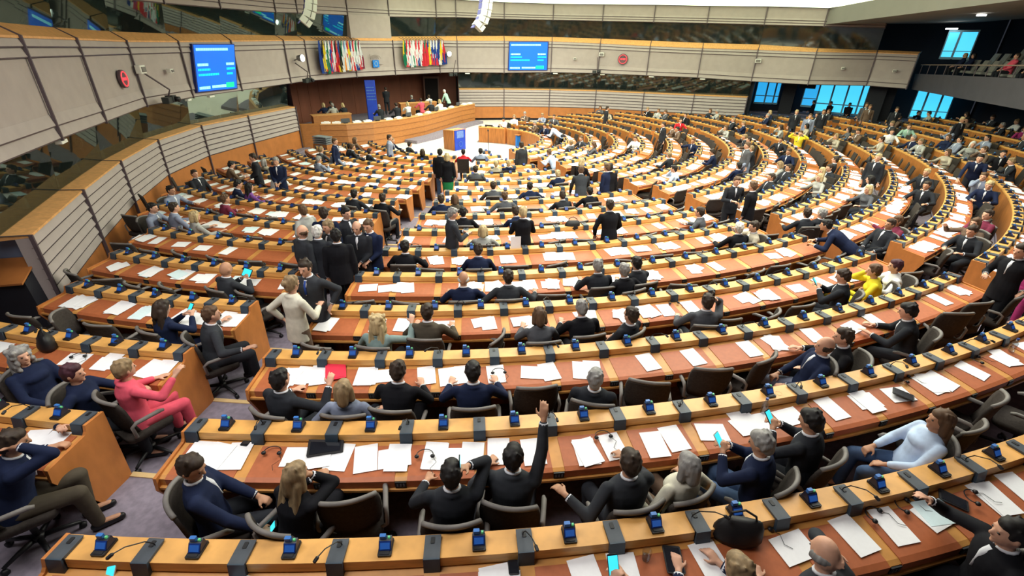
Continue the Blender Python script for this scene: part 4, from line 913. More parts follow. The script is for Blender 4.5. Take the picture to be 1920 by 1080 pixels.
    # ---- hair
    if hair != 'bald':
        h = MB(); g = 1.0
        if hair == 'fringe':                       # bald crown, hair round the back
            for a in range(-110, 111, 22): h.blob(hf(.071*math.sin(R_(a)), -.076*math.cos(R_(a))+.006, -.012), Vector((.022, .022, .038)), 0, 8, 6)
        else:
            h.blob(hf(0, -.014, .016), Vector((.083, .094, .108)), 0, 16, 10, HM_)
            h.blob(hf(0, .030, .068), Vector((.064, .058, .050)), 0, 12, 8, HM_)
            h.blob(hf(0, -.045, -.030), Vector((.066, .058, .070)), 0, 12, 8, HM_)
            if hair in ('bob', 'long', 'curly'):
                for s in (-1, 1): h.capsule(hf(s*.070, -.012, .03), hf(s*.078, -.014, -.10), .034, .036, 8)
                h.capsule(hf(0, -.06, .03), hf(0, -.070, -.10), .062, .058, 10)
                if hair in ('long', 'curly'):
                    for s in (-1, -.4, .4, 1): h.capsule(hf(s*.062, -.052, -.04), N + X2*s*.085 - fw2*.075 - sd*.12, .040, .026, 8)
                if hair == 'curly':
                    rr = random.Random(5)
                    for _ in range(46):
                        a = rr.uniform(-2.3, 2.3); zz = rr.uniform(-.20, .10); h.blob(hf(.090*math.sin(a), -.088*math.cos(a), zz), rr.uniform(.018, .030), 0, 7, 5)
            if hair == 'bun': h.blob(hf(0, -.11, .03), .042, 0, 10, 8)
            rr = random.Random(len(key))
            for _ in range(26):                     # locks
                a = rr.uniform(-2.2, 2.2); zz = rr.uniform(-.03, .10); rad = math.sqrt(max(.05, 1-(zz/.125)**2))
                h.blob(hf(.080*math.sin(a)*rad, -.014-.090*math.cos(a)*rad, .012+zz), Vector((.014, .014, .022)), 0, 6, 5)
        shape(key+'|hair', h, .010, 1)
    c = MB(); rg = []
    for kk in range(13):
        a = -PI*.95 + 2*PI*.95*kk/12; rg.append(N + sd*.028 + X2*.060*math.sin(a) - fw2*(.056*math.cos(a)) + (sd*.008 - sd*.022*(1-math.cos(a))/2 if 0 else sd*.008*math.cos(a)))
    c.tube(rg, .012, 8); 
    c.loft([(N + fw2*.068 - sd*.005, X2*.034, fw2*.012), (N - sd*.07 + fw2*.104, X2*.024, fw2*.014), (N - sd*.22 + fw2*.122, X2*.006, fw2*.014)], 10)
    if tie:
        tm = MB(); tm.loft([(N + fw2*.085 - sd*.012, X2*.014, fw2*.008), (N - sd*.07 + fw2*.122, X2*.016, fw2*.006), (N - sd*.20 + fw2*.136, X2*.020, fw2*.006)], 8); PM[key+'|tie'] = tm.mesh('tie', [SHIRT], None, True)
    for s in (-1, 1):
        S0, E, W_ = arms[s]; d = (W_-E).normalized(); cu = MB(); cu.tube([W_ - d*.052, W_ - d*.026], [.038*k, .036*k], 10); PM[key+'|cuff%d' % s] = cu.mesh('cuff', [SHIRT], None, True)
    PM[key+'|collar'] = c.mesh('shirt', [SHIRT], None, True)
    ey = []
    for s in (-1, 1):
        m = MB(); m.blob(hf(s*.030, .086, .008), Vector((.012, .008, .007)), 0, 8, 6, HM_); ey.append(m.mesh('eye', [EYE], None, True))
    PM[key+'|eyes'] = ey; PM[key+'|info'] = dict(head=HC_.copy(), N=N.copy(), wr={s: arms[s][2].copy() for s in arms}, hm=HM_.copy(), up=up, hdir={s: (arms[s][2]-arms[s][1]).normalized() for s in arms})
FIG = {}
PPL = []      # deferred placements
def person(name_label, loc, rz, key, top='black', legs='black', hair='dbrown', skin=0, shirt=True, group=None, shirtcol=None):
    o = thing('person', name_label, 'person', loc, rz, group)
    PPL.append((o, key, top, legs, hair, skin, shirt, shirtcol)); return o
def dress_people():
    for o, key, top, legs, hair, skin, shirt, shirtcol in PPL:
        def ad(nm, kk, m):
            if kk not in PM: return
            c = link(nm, PM[kk], o)
            for k in range(len(c.data.materials)):
                c.material_slots[k].link = 'OBJECT'; c.material_slots[k].material = m
            return c
        ad('body', key+'|body', SKIN2 if skin else SKIN)
        ad('jacket', key+'|jacket', CM[top]); ad('trousers', key+'|trousers', CM[legs]); ad('shoes', key+'|shoes', BLACKP)
        if hair: ad('hair', key+'|hair', HM[hair])
        if shirt:
            ad('shirt', key+'|collar', SHIRT); ad('cuff', key+'|cuff-1', SHIRT); ad('cuff', key+'|cuff1', SHIRT)
            if key+'|tie' in PM: ad('tie', key+'|tie', CM['blue'])
        for m in PM[key+'|eyes']: link('eye', m, o)
# ================================================================== CHAIRS, PAPERS, PEOPLE
def seatname(s): return '%s place, %s' % (ordinal(s['k']+1), s['row'])
nfig = {}
def fig(pose, hair, fem, **kw):
    key = '%s_%s_%d_%s' % (pose, hair, fem, '_'.join(sorted(k for k in kw if kw[k])))
    if key not in nfig: nfig[key] = 1; figure(key, pose, hair, bool(fem), **kw)
    return key
chair_spots = []   # x, y, z, rz, label, occupied
occ = []
HELD = []
for (x, y, z, rz, i, pose, hair, fem, top, legs, hc, ex, lab) in PEOPLE:
    up = POSES[pose].get('up', 0)
    kw = dict(legcross=ex.get('legcross'), dress=ex.get('dress'), tie=ex.get('tie'))
    key = fig(pose, hair, fem, **kw)
    sit = 0 if up else -.02
    o = person(lab, (x, y, z), R_(rz), key, top, legs, None if hair == 'bald' else hc, i % 3 == 1, not fem or top == 'black', 'people in the hall' if 0 else None)
    if pose in ('phone_hold', 'phone_ear', 'phone_low'): HELD.append((o, key, pose, lab))
    if not up:
        occ.append((x, y)); chair_spots.append((x, y, z, R_(rz), 'dark swivel chair under the ' + lab, 1))
# seats of everybody else: empty chairs, some people in the far rows
rng = random.Random(11)
colors = ['dark', 'black', 'navy', 'charcoal', 'dark', 'grey', 'bluegrey', 'lgrey', 'brown', 'beige', 'dark', 'navy', 'white']
cname = dict(dark='dark-suited', black='black-clad', navy='navy-suited', charcoal='charcoal-suited', grey='grey-suited', bluegrey='blue-grey-clad', lgrey='light-grey-clad', brown='brown-clad', beige='beige-clad', white='white-shirted')
for s in SEATS:
    pr = P(s['r']+.88, s['th'], s['z'])
    if any((pr.x-a)**2+(pr.y-b)**2 < .43**2 for a, b in occ): continue
    if not seen(pr+Vector((0, 0, .8)), 60, 60): continue
    rz = s['th'] + rng.uniform(-.45, .45)
    q = wpx(pr + Vector((0, 0, 1)))
    pp = {0: .10, 1: .05 if s['i'] > 8 else 0, 2: .16 if s['i'] > 3 else 0, 3: .22, 4: .24, 5: .5}[s['w']]
    if q[1] < 370 and rng.random() < pp:
        c = rng.choice(colors); fem = int(rng.random() < .3)
        key = fig(rng.choice(['write', 'desk', 'rest', 'chin', 'phone_hold']), 'short' if not fem else 'bob', fem)
        person('%s person, %s' % (cname[c], seatname(s)), pr, rz, key, c, 'dark', rng.choice(['dbrown', 'black', 'brown', 'grey', 'dblond', 'blond']), int(rng.random() < .2), not fem)
        chair_spots.append((pr.x, pr.y, pr.z, rz, 'occupied swivel chair, ' + seatname(s), 1))
    else:
        if s['i'] <= 3 and rng.random() < .15: rz = s['th'] + rng.uniform(-1.2, 1.2)
        dr = rng.uniform(-.12, .04) if s['w'] < 2 and s['i'] > 2 else rng.uniform(-.24, -.10) if s['w'] < 2 and rng.random() < .8 else rng.uniform(-.32, -.24) if s['w'] >= 2 else rng.uniform(-.05, .1); pr = P(s['r']+.88+dr, s['th']+rng.uniform(-.06, .06)/s['r'], s['z'])
        chair_spots.append((pr.x, pr.y, pr.z, rz, 'empty swivel chair, ' + seatname(s), -1 if s['w'] >= 2 else (-2 if s['i'] > 2 else 0)))
def short(l):
    w = l.split(); return ' '.join(w[:16])
chair_spots.sort(key=lambda c: (Vector(c[:3]) - CAM).length)
fc = far_chair_mesh(); fcm = fc.mesh('far_chair', [CHF, CHR, BLACKP])
stuff = MB()
for n, (x, y, z, rz, lab, oc) in enumerate(chair_spots):
    if n < 300:
        t = thing('swivel_chair', short(lab), 'chair', (x, y, z), rz, 'swivel chairs at the desk rows')
        if oc < 0: t.scale = (1, 1, .88 if oc == -1 else .93)
        if n < 190:
            for nm, me in CH_ME: link(nm, me, t)
        else:
            o = link('seat_shell', fcm, t)
    else:
        M = Matrix.Rotation(rz, 3, 'Z'); n0 = len(stuff.v)
        stuff.v += [M @ Vector((v.x, v.y, v.z*(.88 if oc < 0 else 1))) + Vector((x, y, z)) for v in fc.v]; stuff.f += [tuple(a+n0 for a in f) for f in fc.f]; stuff.m += fc.m
if stuff.v:
    o = link('distant_swivel_chairs', stuff.mesh('distant_chairs', [CHF, CHR, BLACKP])); tag(o, 'small dark swivel chairs in the far desk rows', 'chair', 'swivel chairs at the desk rows', 'stuff')
# ---- papers
def sheet_pile(mb, seed, r, th, z, big=0):
    rr = random.Random(seed); n = rr.choice([1, 1, 2, 2, 3]) if not big else rr.choice([1, 1, 1, 2])
    for k in range(n):
        w, h = (.21, .297) if rr.random() < .7 else (.297, .21)
        a = th + rr.uniform(-.22, .22) + (0 if k == 0 else rr.uniform(-.3, .3)); dx, dy = (0, 0) if k == 0 else ((rr.uniform(-.12, .12) if not big else rr.uniform(-.05, .05)), rr.uniform(-.03, .03))
        c = P(r, th); c = Vector((c.x + dx*math.cos(th) - dy*math.sin(th), c.y + dx*math.sin(th) + dy*math.cos(th), 0))
        zz = z + .004*k; tx, ty = Vector((math.cos(a), math.sin(a), 0)), Vector((-math.sin(a), math.cos(a), 0))
        inw = Vector((-math.sin(th), math.cos(th), 0)); sl = .105      # worktop rises towards the console
        pts = []
        for q in (-.5, .5):
            for p_ in ((-.5*w, -.5*h), (.5*w, -.5*h), (.5*w, .5*h), (-.5*w, .5*h)):
                v = c + tx*p_[0] + ty*p_[1]; v.z = zz + (v-c).dot(inw)*sl + (.003 if q > 0 else 0); pts.append(v)
        mb.hexa(pts, 1 if (rr.random() < .12 and k) else 0)
piles = []
near_rows = {}
for (thd, i, dr) in PSPOT:
    th = R_(thd); r = RI(i) + min(max(dr, .34), .42); piles.append((i, 0 if thd < -9 else 1, th, r))
rng = random.Random(5)
for s in SEATS:
    if s['i'] <= 2 and s['w'] in (0, 1): 
        continue
    pr = .96 if s['w'] in (1, 2) else (.85 if s['w'] == 0 else .7)
    for k in range(2):
        if rng.random() > (pr if k == 0 else {0: .35, 1: .5, 2: .95}.get(s['w'], .4)): continue
        piles.append((s['i'], s['w'], s['th'] + (rng.uniform(-.22, .22) if k == 0 else rng.choice([-.24, .24]))/s['r'], s['r'] + rng.uniform(.36, .40)))
base_i = {0: 1, 1: 0, 2: 0, 3: -2, 4: 2, 5: 13}
piles.sort(key=lambda q: (q[0], q[1], q[2])); cnt = {}; named = []
for i, w, th, r in piles:
    cnt[(i, w)] = cnt.get((i, w), 0)+1
    z = ZF(i) + .765 - (r-RI(i)-.14)*.115 + .009
    named.append((i, w, th, r, z, 'white paper sheets, %s pile along the %s' % (ordinal(min(cnt[(i, w)], 59)), rowname(i, w))))
named.sort(key=lambda q: (P(q[3], q[2], q[4]) - CAM).length)
stuff = MB()
for n, (i, w, th, r, z, lab) in enumerate(named):
    if n < 300:
        mb = MB(); sheet_pile(mb, n, r, th, z, i <= 2); off = P(r, th, z)
        tag(link('paper_sheets', mb.mesh('paper_sheets', [PAPER, PAPERB], off), None, off), lab, 'paper', 'papers on the desks')
    else: sheet_pile(stuff, n, r, th, z)
tag(link('distant_papers', stuff.mesh('distant_papers', [PAPER, PAPERB])), 'white papers strewn over the far desk rows', 'paper', 'papers on the desks', 'stuff')
# ---- other things on the desks
SCR = mat('phone_screen', (.02, .25, .35), .2, .1, 20, emit=(.05, .7, .9), estr=.9)
CLEAR = glass('clear_plastic', (.8, .85, .9), .12, .05, .8)
BAGM = mat('bag_leather', (.012, .011, .012), .55, .3, 9, bump=.6)
def tilt(o, x, y):
    th = math.atan2(x, -y); return th
for (k, x, y, z, rot, lab) in ITEMS:
    th = math.atan2(x, -y); rz = th + R_(-rot); loc = (x, y, z)
    if k in ('smartphone', 'tablet', 'phone', 'laptop', 'redfolder'):
        w, h, d, m = {'smartphone': (.17, .12, .008, BLACKP), 'tablet': (.13, .20, .009, BLACKP), 'phone': (.07, .14, .009, WHITEP), 'laptop': (.32, .22, .02, BLACKP), 'redfolder': (.23, .31, .012, REDF)}[k]
        if 'small black phone' in lab or 'white border' in lab: w, h = .075, .14
        mb = MB(); mb.rbox((0, 0, d/2+.016), (w, h, d), .012, 0)
        nm = {'smartphone': 'tablet', 'phone': 'smartphone', 'redfolder': 'folder'}.get(k, k)
        t = thing(nm, lab, nm, loc, rz); t.rotation_euler = (R_(6) if k != 'phone' else R_(55), 0, rz)
        part('casing', mb, m, t)
        mb = MB(); mb.box((0, 0, d+.0175), (w*.86, h*.86, .002)); part('screen' if k != 'redfolder' else 'cover', mb, {'phone': SCR, 'redfolder': REDF}.get(k, mat('dark_screen', (.01, .012, .018), .12, .1, 5, spec=.6)), t)
    elif k == 'ear':
        t = thing('earphones', lab, 'earphones', loc, rz)
        mb = MB(); mb.tube([(.075*math.cos(a), .06*math.sin(a), .03) for a in [R_(d_) for d_ in range(-20, 201, 20)]], .0045, 5); part('headband', mb, BLACKP, t)
        for s_ in (-1, 1):
            mb = MB(); mb.blob((s_*.072, -.022, .028), (.022, .02, .016)); part('earpiece', mb, BLACKP, t, None, True)
        mb = MB(); mb.tube([(.07, -.02, .02), (.11, -.08, .012), (.06, -.15, .010), (.09, -.2, .004)], .0025, 4); part('lead', mb, BLACKP, t)
    elif k == 'bag':
        t = thing('handbag' if 'bundled' not in lab else 'coat', lab, 'bag' if 'bundled' not in lab else 'coat', loc, rz)
        mb = MB(); mb.loft([((0, 0, .01), (.17, 0, 0), (0, .09, 0)), ((0, 0, .06), (.19, 0, 0), (0, .10, 0)), ((.01, 0, .15), (.17, 0, 0), (0, .07, 0)), ((.02, 0, .22), (.13, 0, 0), (0, .03, 0))], 14); part('pouch', mb, BAGM, t, None, True)
        mb = MB(); mb.tube([(-.09, .0, .19), (-.07, .01, .27), (.02, .02, .30), (.10, .01, .26), (.12, 0, .18)], .009, 6); part('strap' if 'bundled' not in lab else 'sleeve', mb, BAGM, t)
    elif k in ('bottle', 'glass'):
        t = thing('bottle' if k == 'bottle' else 'drinking_glass', lab, k, loc, rz); mb = MB()
        if k == 'bottle': mb.tube([(0, 0, .01), (0, 0, .13), (0, 0, .16), (0, 0, .185)], [.03, .03, .013, .013], 12)
        else: mb.tube([(0, 0, .01), (0, 0, .11)], [.028, .034], 12, 0, False)
        part('shell', mb, CLEAR, t, None, True)
        mb = MB()
        if k == 'bottle': mb.tube([(0, 0, .185), (0, 0, .205)], .015, 10); part('cap', mb, BLUEP, t)
        else: mb.tube([(0, 0, .012), (0, 0, .05)], .026, 12); part('water', mb, CLEAR, t)
    else:
        mb = MB(); mb.box((0, .01, .10), (.20, .004, .27)); one('paper_sheet', mb, PAPER, lab, 'paper', loc, rz)
# ================================================================== WALL FIXTURES
def onwall(p): return Vector(p[:3]), R_(p[3])
CY = mat('display_text', (.35, .95, 1.0), .4, .02, 4, emit=(.30, .95, 1.0), estr=.65); CY2 = mat('display_text_dim', (.0, .7, .95), .4, .02, 4, emit=(.0, .45, .8), estr=.6)
GRN = mat('display_green', (.0, .8, .35), .4, .02, 4, emit=(.0, .7, .25), estr=.6); SBL = mat('display_blue', (.0, .10, .5), .4, .06, 1, emit=(.0, .12, .72), estr=.75)
def board(corners, lab):
    tl, tr, br, bl = [Vector(c[:3]) for c in corners]; c = (tl+tr+br+bl)/4; n = (tr-tl).cross(bl-tl).normalized()
    if n.dot(CAM-c) < 0: n = -n
    t = thing('voting_display', lab, 'display screen', c)
    def patch(u0, u1, v0, v1, d0, d1, mb):
        f = lambda u, v, d: tl*(1-u)*(1-v) + tr*u*(1-v) + br*u*v + bl*(1-u)*v + n*d
        mb.hexa([f(u0, v1, d0), f(u1, v1, d0), f(u1, v1, d1), f(u0, v1, d1), f(u0, v0, d0), f(u1, v0, d0), f(u1, v0, d1), f(u0, v0, d1)])
    mb = MB(); patch(-.025, 1.025, -.025, 1.02, -.12, .0, mb); part('casing', mb, mat('display_casing', (.01, .02, .16), .4, .1, 3), t, c)
    mb = MB(); patch(0, 1, 0, 1, .0, .012, mb); part('screen_panel', mb, SBL, t, c)
    # illegible lines of lettering, drawn as short runs
    def line(u, v, length, mat_, hh=.05):
        mb = MB(); rr = random.Random(int(u*100+v*1000)); x = u
        while x < u+length:
            w = rr.uniform(.018, .045); patch(x, min(x+w, u+length), v, v+hh, .012, .02, mb); x += w+.008
        part('text_line', mb, mat_, t, c)
    line(.04, .07, .78, CY, .055); line(.04, .40, .25, CY, .055); line(.04, .51, .29, CY2); line(.04, .62, .50, CY2)
    line(.75, .40, .21, CY, .055); line(.75, .51, .23, CY2); line(.75, .62, .16, CY2); line(.03, .90, .26, CY, .06); line(.34, .89, .36, CY, .06)
    mb = MB(); patch(.71, .92, .85, .96, .012, .022, mb); part('status_field', mb, GRN, t, c)
board([[-9.679,-4.455,4.011],[-9.201,-2.308,4.019],[-9.29,-2.705,2.47],[-9.754,-4.793,2.496]], 'blue voting display hanging on the left wall')
board([[2.938,12.3,4.354],[5.542,12.157,4.389],[5.549,12.157,2.653],[2.882,12.303,2.622]], 'blue voting display hanging on the far back wall')
RED = mat('led_red', (.8, .04, .05), .4, .05, 5, emit=(1, .06, .08), estr=.9)
def wallframe(p, face=None):
    """a frame standing on the wall: local x along the wall, y out of the wall towards the hall"""
    c, a = onwall(p); return c, a + PI/2
def clock(p, lab, s=1.0):
    c, rz = wallframe(p); t = thing('wall_clock', lab, 'clock', c, rz); t.scale = (s, s, s)
    mb = MB(); mb.tube([(0, -.02, 0), (0, .10, 0)], .42, 24); part('casing', mb, mat('clock_case', (.10, .06, .07), .5), t)
    mb = MB(); mb.tube([(.33*math.cos(R_(d)), .115, .33*math.sin(R_(d))) for d in range(0, 361, 15)], .026, 6); part('ring_of_lights', mb, RED, t)
    mb = MB()
    for x in (-.17, -.06, .06, .17):
        mb.box((x, .11, .0), (.075, .02, .13))
    part('digits', mb, RED, t)
clock([-9.409,-9.252,3.182,-168.1], 'round red LED clock in a dark case on the left wall', .55)
clock([10.568,10.847,3.418,68.0], 'round red LED clock on the far back wall', .8)
# emblem: hemicycle arcs beside a small blue flag with a ring of stars
c, rz = wallframe([-5.52,7.88,3.16,144.6]); t = thing('wall_emblem', 'blue flag emblem with ring of stars and grey arcs between the flag groups', 'emblem', c, rz)
mb = MB(); mb.box((0, .03, -.1), (.50, .04, .40)); part('blue_field', mb, mat('emblem_blue', (.01, .18, .62), .5, .04, 4), t)
mb = MB()
for k in range(12): mb.blob((.12*math.cos(R_(30*k)), .055, -.1+.12*math.sin(R_(30*k))), (.018, .008, .018), 0, 6, 4)
part('ring_of_stars', mb, mat('star_yellow', (.75, .70, .25), .5), t)
mb = MB()
for k in range(4): mb.tube([((.20+.09*k)*math.cos(R_(a)), .03, .10+(.13+.05*k)*math.sin(R_(a))) for a in range(20, 175 if k % 2 else 150, 12)], .010, 5)
mb.tube([(.42, .03, .42), (.40, .03, .1), (.30, .03, -.18)], .014, 5); mb.box((-.44, .02, -.14), (.30, .02, .03))
part('arcs', mb, mat('emblem_grey', (.22, .18, .17), .6), t)
# wall lamps
LAMP = mat('lamp_glow', (1, 1, .95), .4, .01, 3, emit=(1, 1, .9), estr=6)
for n, p in enumerate([[-7.978,1.674,3.472,165.1],[-1.264,11.754,3.589,113.8]]):
    c, rz = wallframe(p); t = thing('wall_spotlight', ['bright round spotlight left of the flags', 'bright round spotlight right of the flags'][n], 'lamp', c, rz, 'wall spotlights')
    mb = MB(); mb.tube([(0, -.1, 0), (0, .12, 0)], [.12, .17], 14); part('housing', mb, METAL, t, None, True)
    mb = MB(); mb.blob((0, .14, 0), (.155, .07, .155)); part('bulb', mb, LAMP, t, None, True)
    mb = MB(); mb.tube([(0, .0, 0), (0, -.3, -.1)], .03, 6); part('bracket', mb, METAL, t)
# remote cameras on arms
cams_ = [([-9.314,-7.505,2.486,-173.4], ([-9.695,-7.89,3.333], [-9.213,-7.527,2.781]), 'dark remote camera on a long arm under the left wall band'), ([-7.812,1.771,2.486,164.7], ([-8.233,1.653,3.263], [-7.723,1.7,2.87]), 'dark remote camera below the left spotlight'),
 ([-.993,11.633,2.312,107.0], ([-.8,11.9,3.2], [-.95,11.6,2.6]), 'dark remote camera below the right spotlight'), ([8.915,11.163,2.6,71.5], ([8.915,11.3,3.5], [8.915,11.163,2.8]), 'dark remote camera on the far back wall left of the clock')]
for p, arm, lab in cams_:
    c, rz = wallframe(p); t = thing('remote_camera', lab, 'camera', c, rz, 'remote cameras'); inv = Matrix.Rotation(-rz, 3, 'Z')
    mb = MB(); mb.rbox((-.13, 0, .02), (.26, .24, .2), .03); mb.rbox((.17, 0, .0), (.26, .22, .18), .03); part('body', mb, mat('camera_black', (.03, .035, .035), .4, .2, 9), t)
    mb = MB(); mb.tube([(-.13, .1, .02), (-.13, .24, .0)], [.07, .08], 12); part('lens', mb, BLACKP, t, None, True)
    mb = MB(); a0 = inv @ (Vector(arm[0])-c); a1 = inv @ (Vector(arm[1])-c); mb.tube([a0, a1, (0, 0, .1)], .028, 6); part('arm', mb, POSTM, t)
for n, p in enumerate([[-9.692,-7.954,3.364,-171.6],[9.217,11.467,3.686,71.1],[18.179,7.266,3.497,54.0],[7.454,11.85,3.393,77.2],[-9.763,-6.314,3.249,-178.9],[21.617,4.179,3.226,51.0],[23.477,2.587,3.173,41.2]]):
    c, rz = wallframe(p); lab = ['at the top of the camera arm on the left wall', 'left of the far clock', 'near the right end of the far wall', 'right of the far voting display', 'between the camera arm and left display', 'on the band above the foyer windows', 'at the last band panel by the gallery'][n]
    t = thing('wall_loudspeaker', 'small white box ' + lab, 'loudspeaker', c, rz, 'small white wall boxes'); s = 1 if n in (0, 1, 2) else .55
    mb = MB(); mb.rbox((0, .06, 0), (.34*s, .16, .22*s), .03); part('box', mb, WHITEP, t)
    mb = MB(); mb.rbox((0, .15, 0), (.26*s, .03, .14*s), .02); part('grille', mb, CHR, t)
# flags
FC = {'b': (.01, .05, .30), 'y': (.85, .62, .02), 'r': (.72, .03, .05), 'w': (.85, .85, .88), 'k': (.01, .01, .012), 'g': (.0, .20, .10), 'o': (.85, .30, .05), 'm': (.25, .02, .06), 'l': (.25, .45, .75), 't': (.0, .22, .28)}
FM = {k: mat('flag_'+k, tuple(c*.72 for c in v), .8, .12, 8, (1, 1, .3), bump=.1) for k, v in FC.items()}
FN = {'b': 'dark blue', 'y': 'yellow', 'r': 'red', 'w': 'white', 'k': 'black', 'g': 'green', 'o': 'orange', 'm': 'maroon', 'l': 'light blue', 't': 'teal'}
FL = [('b', 'bbb'), ('k', 'kyr'), ('w', 'wgr'), ('w', 'wbr'), ('r', 'rwr'), ('k', 'kry'), ('b', 'bkw'), ('g', 'gwo'), ('b', 'lwl'), ('r', 'ryr'), ('b', 'bwr'), ('r', 'rwb'), ('g', 'gwr'), ('m', 'mwm')]
FR = [('y', 'ygr'), ('r', 'rwl'), ('r', 'rwg'), ('w', 'wwr'), ('r', 'rwb'), ('r', 'rwr'), ('w', 'wrr'), ('g', 'grr'), ('b', 'byr'), ('w', 'wbr'), ('w', 'wbr'), ('w', 'wbw'), ('b', 'byb'), ('w', 'wrb')]
def flag(p, cols, lab, n):
    c, rz = wallframe(p); t = thing('national_flag', lab, 'flag', c, rz, 'flags hanging from the wall')
    mb = MB(); mb.tube([(0, -.15, .12), (0, .05, .06), (0, .34, -.02)], .016, 6); mb.blob((0, .36, -.025), .028, 0, 8, 6); part('pole', mb, METAL, t)
    mb = MB(); rr = random.Random(n); nx, nz = 9, 14; H_ = 1.50 + rr.uniform(-.06, .06); sk = .16 + rr.uniform(-.05, .12); g = []
    for s_ in (0, 1):
        for v in range(nz+1):
            tt = v/nz; w = .055 + .19*min(1, tt*1.6) - .06*tt*tt
            for u in range(nx+1):
                x = (u/nx-.5)*2*w + sk*tt*tt*.9; y = .28 - .10*tt + .045*math.sin(u*2.1+n+tt*3)*min(1, tt*2) + (.006 if s_ else 0); g.append(Vector((-x, y, -.03 - H_*tt - .03*math.cos(u*2.1))))
    mb.v = g; m = nx+1; N = m*(nz+1)
    for v in range(nz):
        for u in range(nx):
            f_ = (v/nz)*1.5 + (u/nx)*1.5 - .0; k = min(2, max(0, int(f_)));
            a = v*m+u; mb.face((a, a+1, a+m+1, a+m), k); mb.face((N+a, N+a+m, N+a+m+1, N+a+1), k)
    part('cloth', mb, [FM[q] for q in cols], t, None, True)
for side, F, PL in (('left', FL, [[-7.75,3.643,4.26,159.3],[-6.352,6.731,4.306,149.8]]), ('right', FR, [[-4.12,9.559,4.391,137.3],[-1.794,11.928,4.447,125.0]])):
    for n in range(14):
        a = n/13; p = [PL[0][k]*(1-a) + PL[1][k]*a for k in range(4)]
        cn = []; [cn.append(FN[q]) for q in F[n][1] if FN[q] not in cn]
        flag(p, F[n][1], '%s flag, %s from the left in the %s flag group' % (' and '.join(cn) if len(cn) < 3 else '%s, %s and %s' % tuple(cn), ordinal(n+1), side), n)
# hanging line-array loudspeakers
for n, (c, zz) in enumerate([(Vector((-4.75, -6.85, 4.62)), 1), (Vector((.62, -6.21, 4.60)), 1)]):
    rz = R_(20) if n == 0 else R_(12); t = thing('line_array_loudspeaker', ['curved white line array loudspeaker hanging above the left flags', 'curved white line array loudspeaker hanging at the upper centre'][n], 'loudspeaker', c, rz, 'hanging line arrays')
    for k in range(9):
        z = .19*k; x = -.22 + .30*(1-math.exp(-k*.55)); a = -.9*math.exp(-k*.6)
        mb = MB(); M = Matrix.Rotation(-a*.8, 3, 'Y'); mb.box((x, 0, z+.1), (.34, .42, .185), 0, 0, M); mb.box((x-.175, 0, z+.1), (.03, .40, .17), 1, 0, M); mb.box((x+.05, -.213, z+.1), (.02, .012, .18), 2, 0, M)
        part('cabinet', mb, [mat('array_white', (.62, .64, .56), .5, .04, 3), mat('array_grille', (.10, .10, .30), .6, .1, 30), CHR], t)
    mb = MB(); mb.tube([(.08, 0, 1.8), (.08, 0, 2.3)], .02, 6); part('hanging_cable', mb, BLACKP, t)
# white call lamps, microphones and curtains in the booths
CURT = mat('green_curtain', (.10, .26, .20), .8, .4, 2, (9, 9, .2))
for k, f0, lab in ((8, .35, 'green curtain in the upper booth left of the emblem'), (8, .78, 'second green curtain beside the emblem panel'), (10, .10, 'green curtain in the upper booth right of the emblem'), (13, .5, 'pale curtain in the upper booth above the far display')):
    mb = MB(); a, b = wp(k, 1.2, 0), wp(k+1, 1.2, 0); c = a.lerp(b, f0); d = (b-a).normalized(); nn = Vector((d.y, -d.x, 0)); pts = []
    for j in range(13): pts.append((j*.06, .03*math.sin(j*1.7)))
    w0, w1 = PO[k][6]-.1, PO[k][7]+.1
    for j in range(12):
        p0 = d*pts[j][0]+nn*pts[j][1]; p1 = d*pts[j+1][0]+nn*pts[j+1][1]; q = [p0, p1, p1+nn*.01, p0+nn*.01]; mb.hexa([v+Vector((0, 0, w0)) for v in q] + [v+Vector((0, 0, w1)) for v in q])
    c.z = 0; one('booth_curtain', mb, CURT, lab, 'curtain', c)
nb = 0
for (a, b, lv) in ((1, 7, 0), (12, 18, 0), (0, 8, 1), (11, 20, 1)):
    for k in range(a, b):
        zz = (LT-.05) if not lv else PO[k][6]-.15
        for e in range(2):
            nb += 1; p0, p1 = wp(k, .62, zz), wp(k+1, .62, zz if not lv else PO[k+1][6]-.15); c = p0.lerp(p1, .3+.45*e); ang = math.atan2(PO[k][3], PO[k][2]) + PI/2
            place = '%s side, %s %s booth' % (['left', 'right'][e], ordinal(k-a+1), ['lower left', 'lower far', 'upper left', 'upper far'][(lv*2) + (0 if a < 3 else 1)])
            t = thing('interpreter_desk', 'dark booth desk, %s' % place, 'desk', c, ang, 'interpreter desks')
            mb = MB(); mb.box((0, -.1, -.02), (1.2, .45, .05)); part('desk_top', mb, NAVYC, t)
            mb = MB(); mb.rbox((.2, .02, .10), (.10, .10, .18), .02); mb.tube([(.2, .02, .18), (.1, .1, .30)], .012, 5); part('reading_lamp', mb, WHITEP, t)
            if (nb % 3) != 0:
                key = fig('write', 'short' if nb % 2 else 'bob', 0 if nb % 2 else 1)
                cc = c + Vector((PO[k][2], PO[k][3], 0))*.62; cc.z = zz - .78
                col = ['dark', 'grey', 'bluegrey', 'white', 'navy'][nb % 5]
                person('%s interpreter behind glass, %s' % (cname[col], place), cc, ang, key, col, 'dark', ['dbrown', 'blond', 'grey', 'black'][nb % 4], 0, 0)
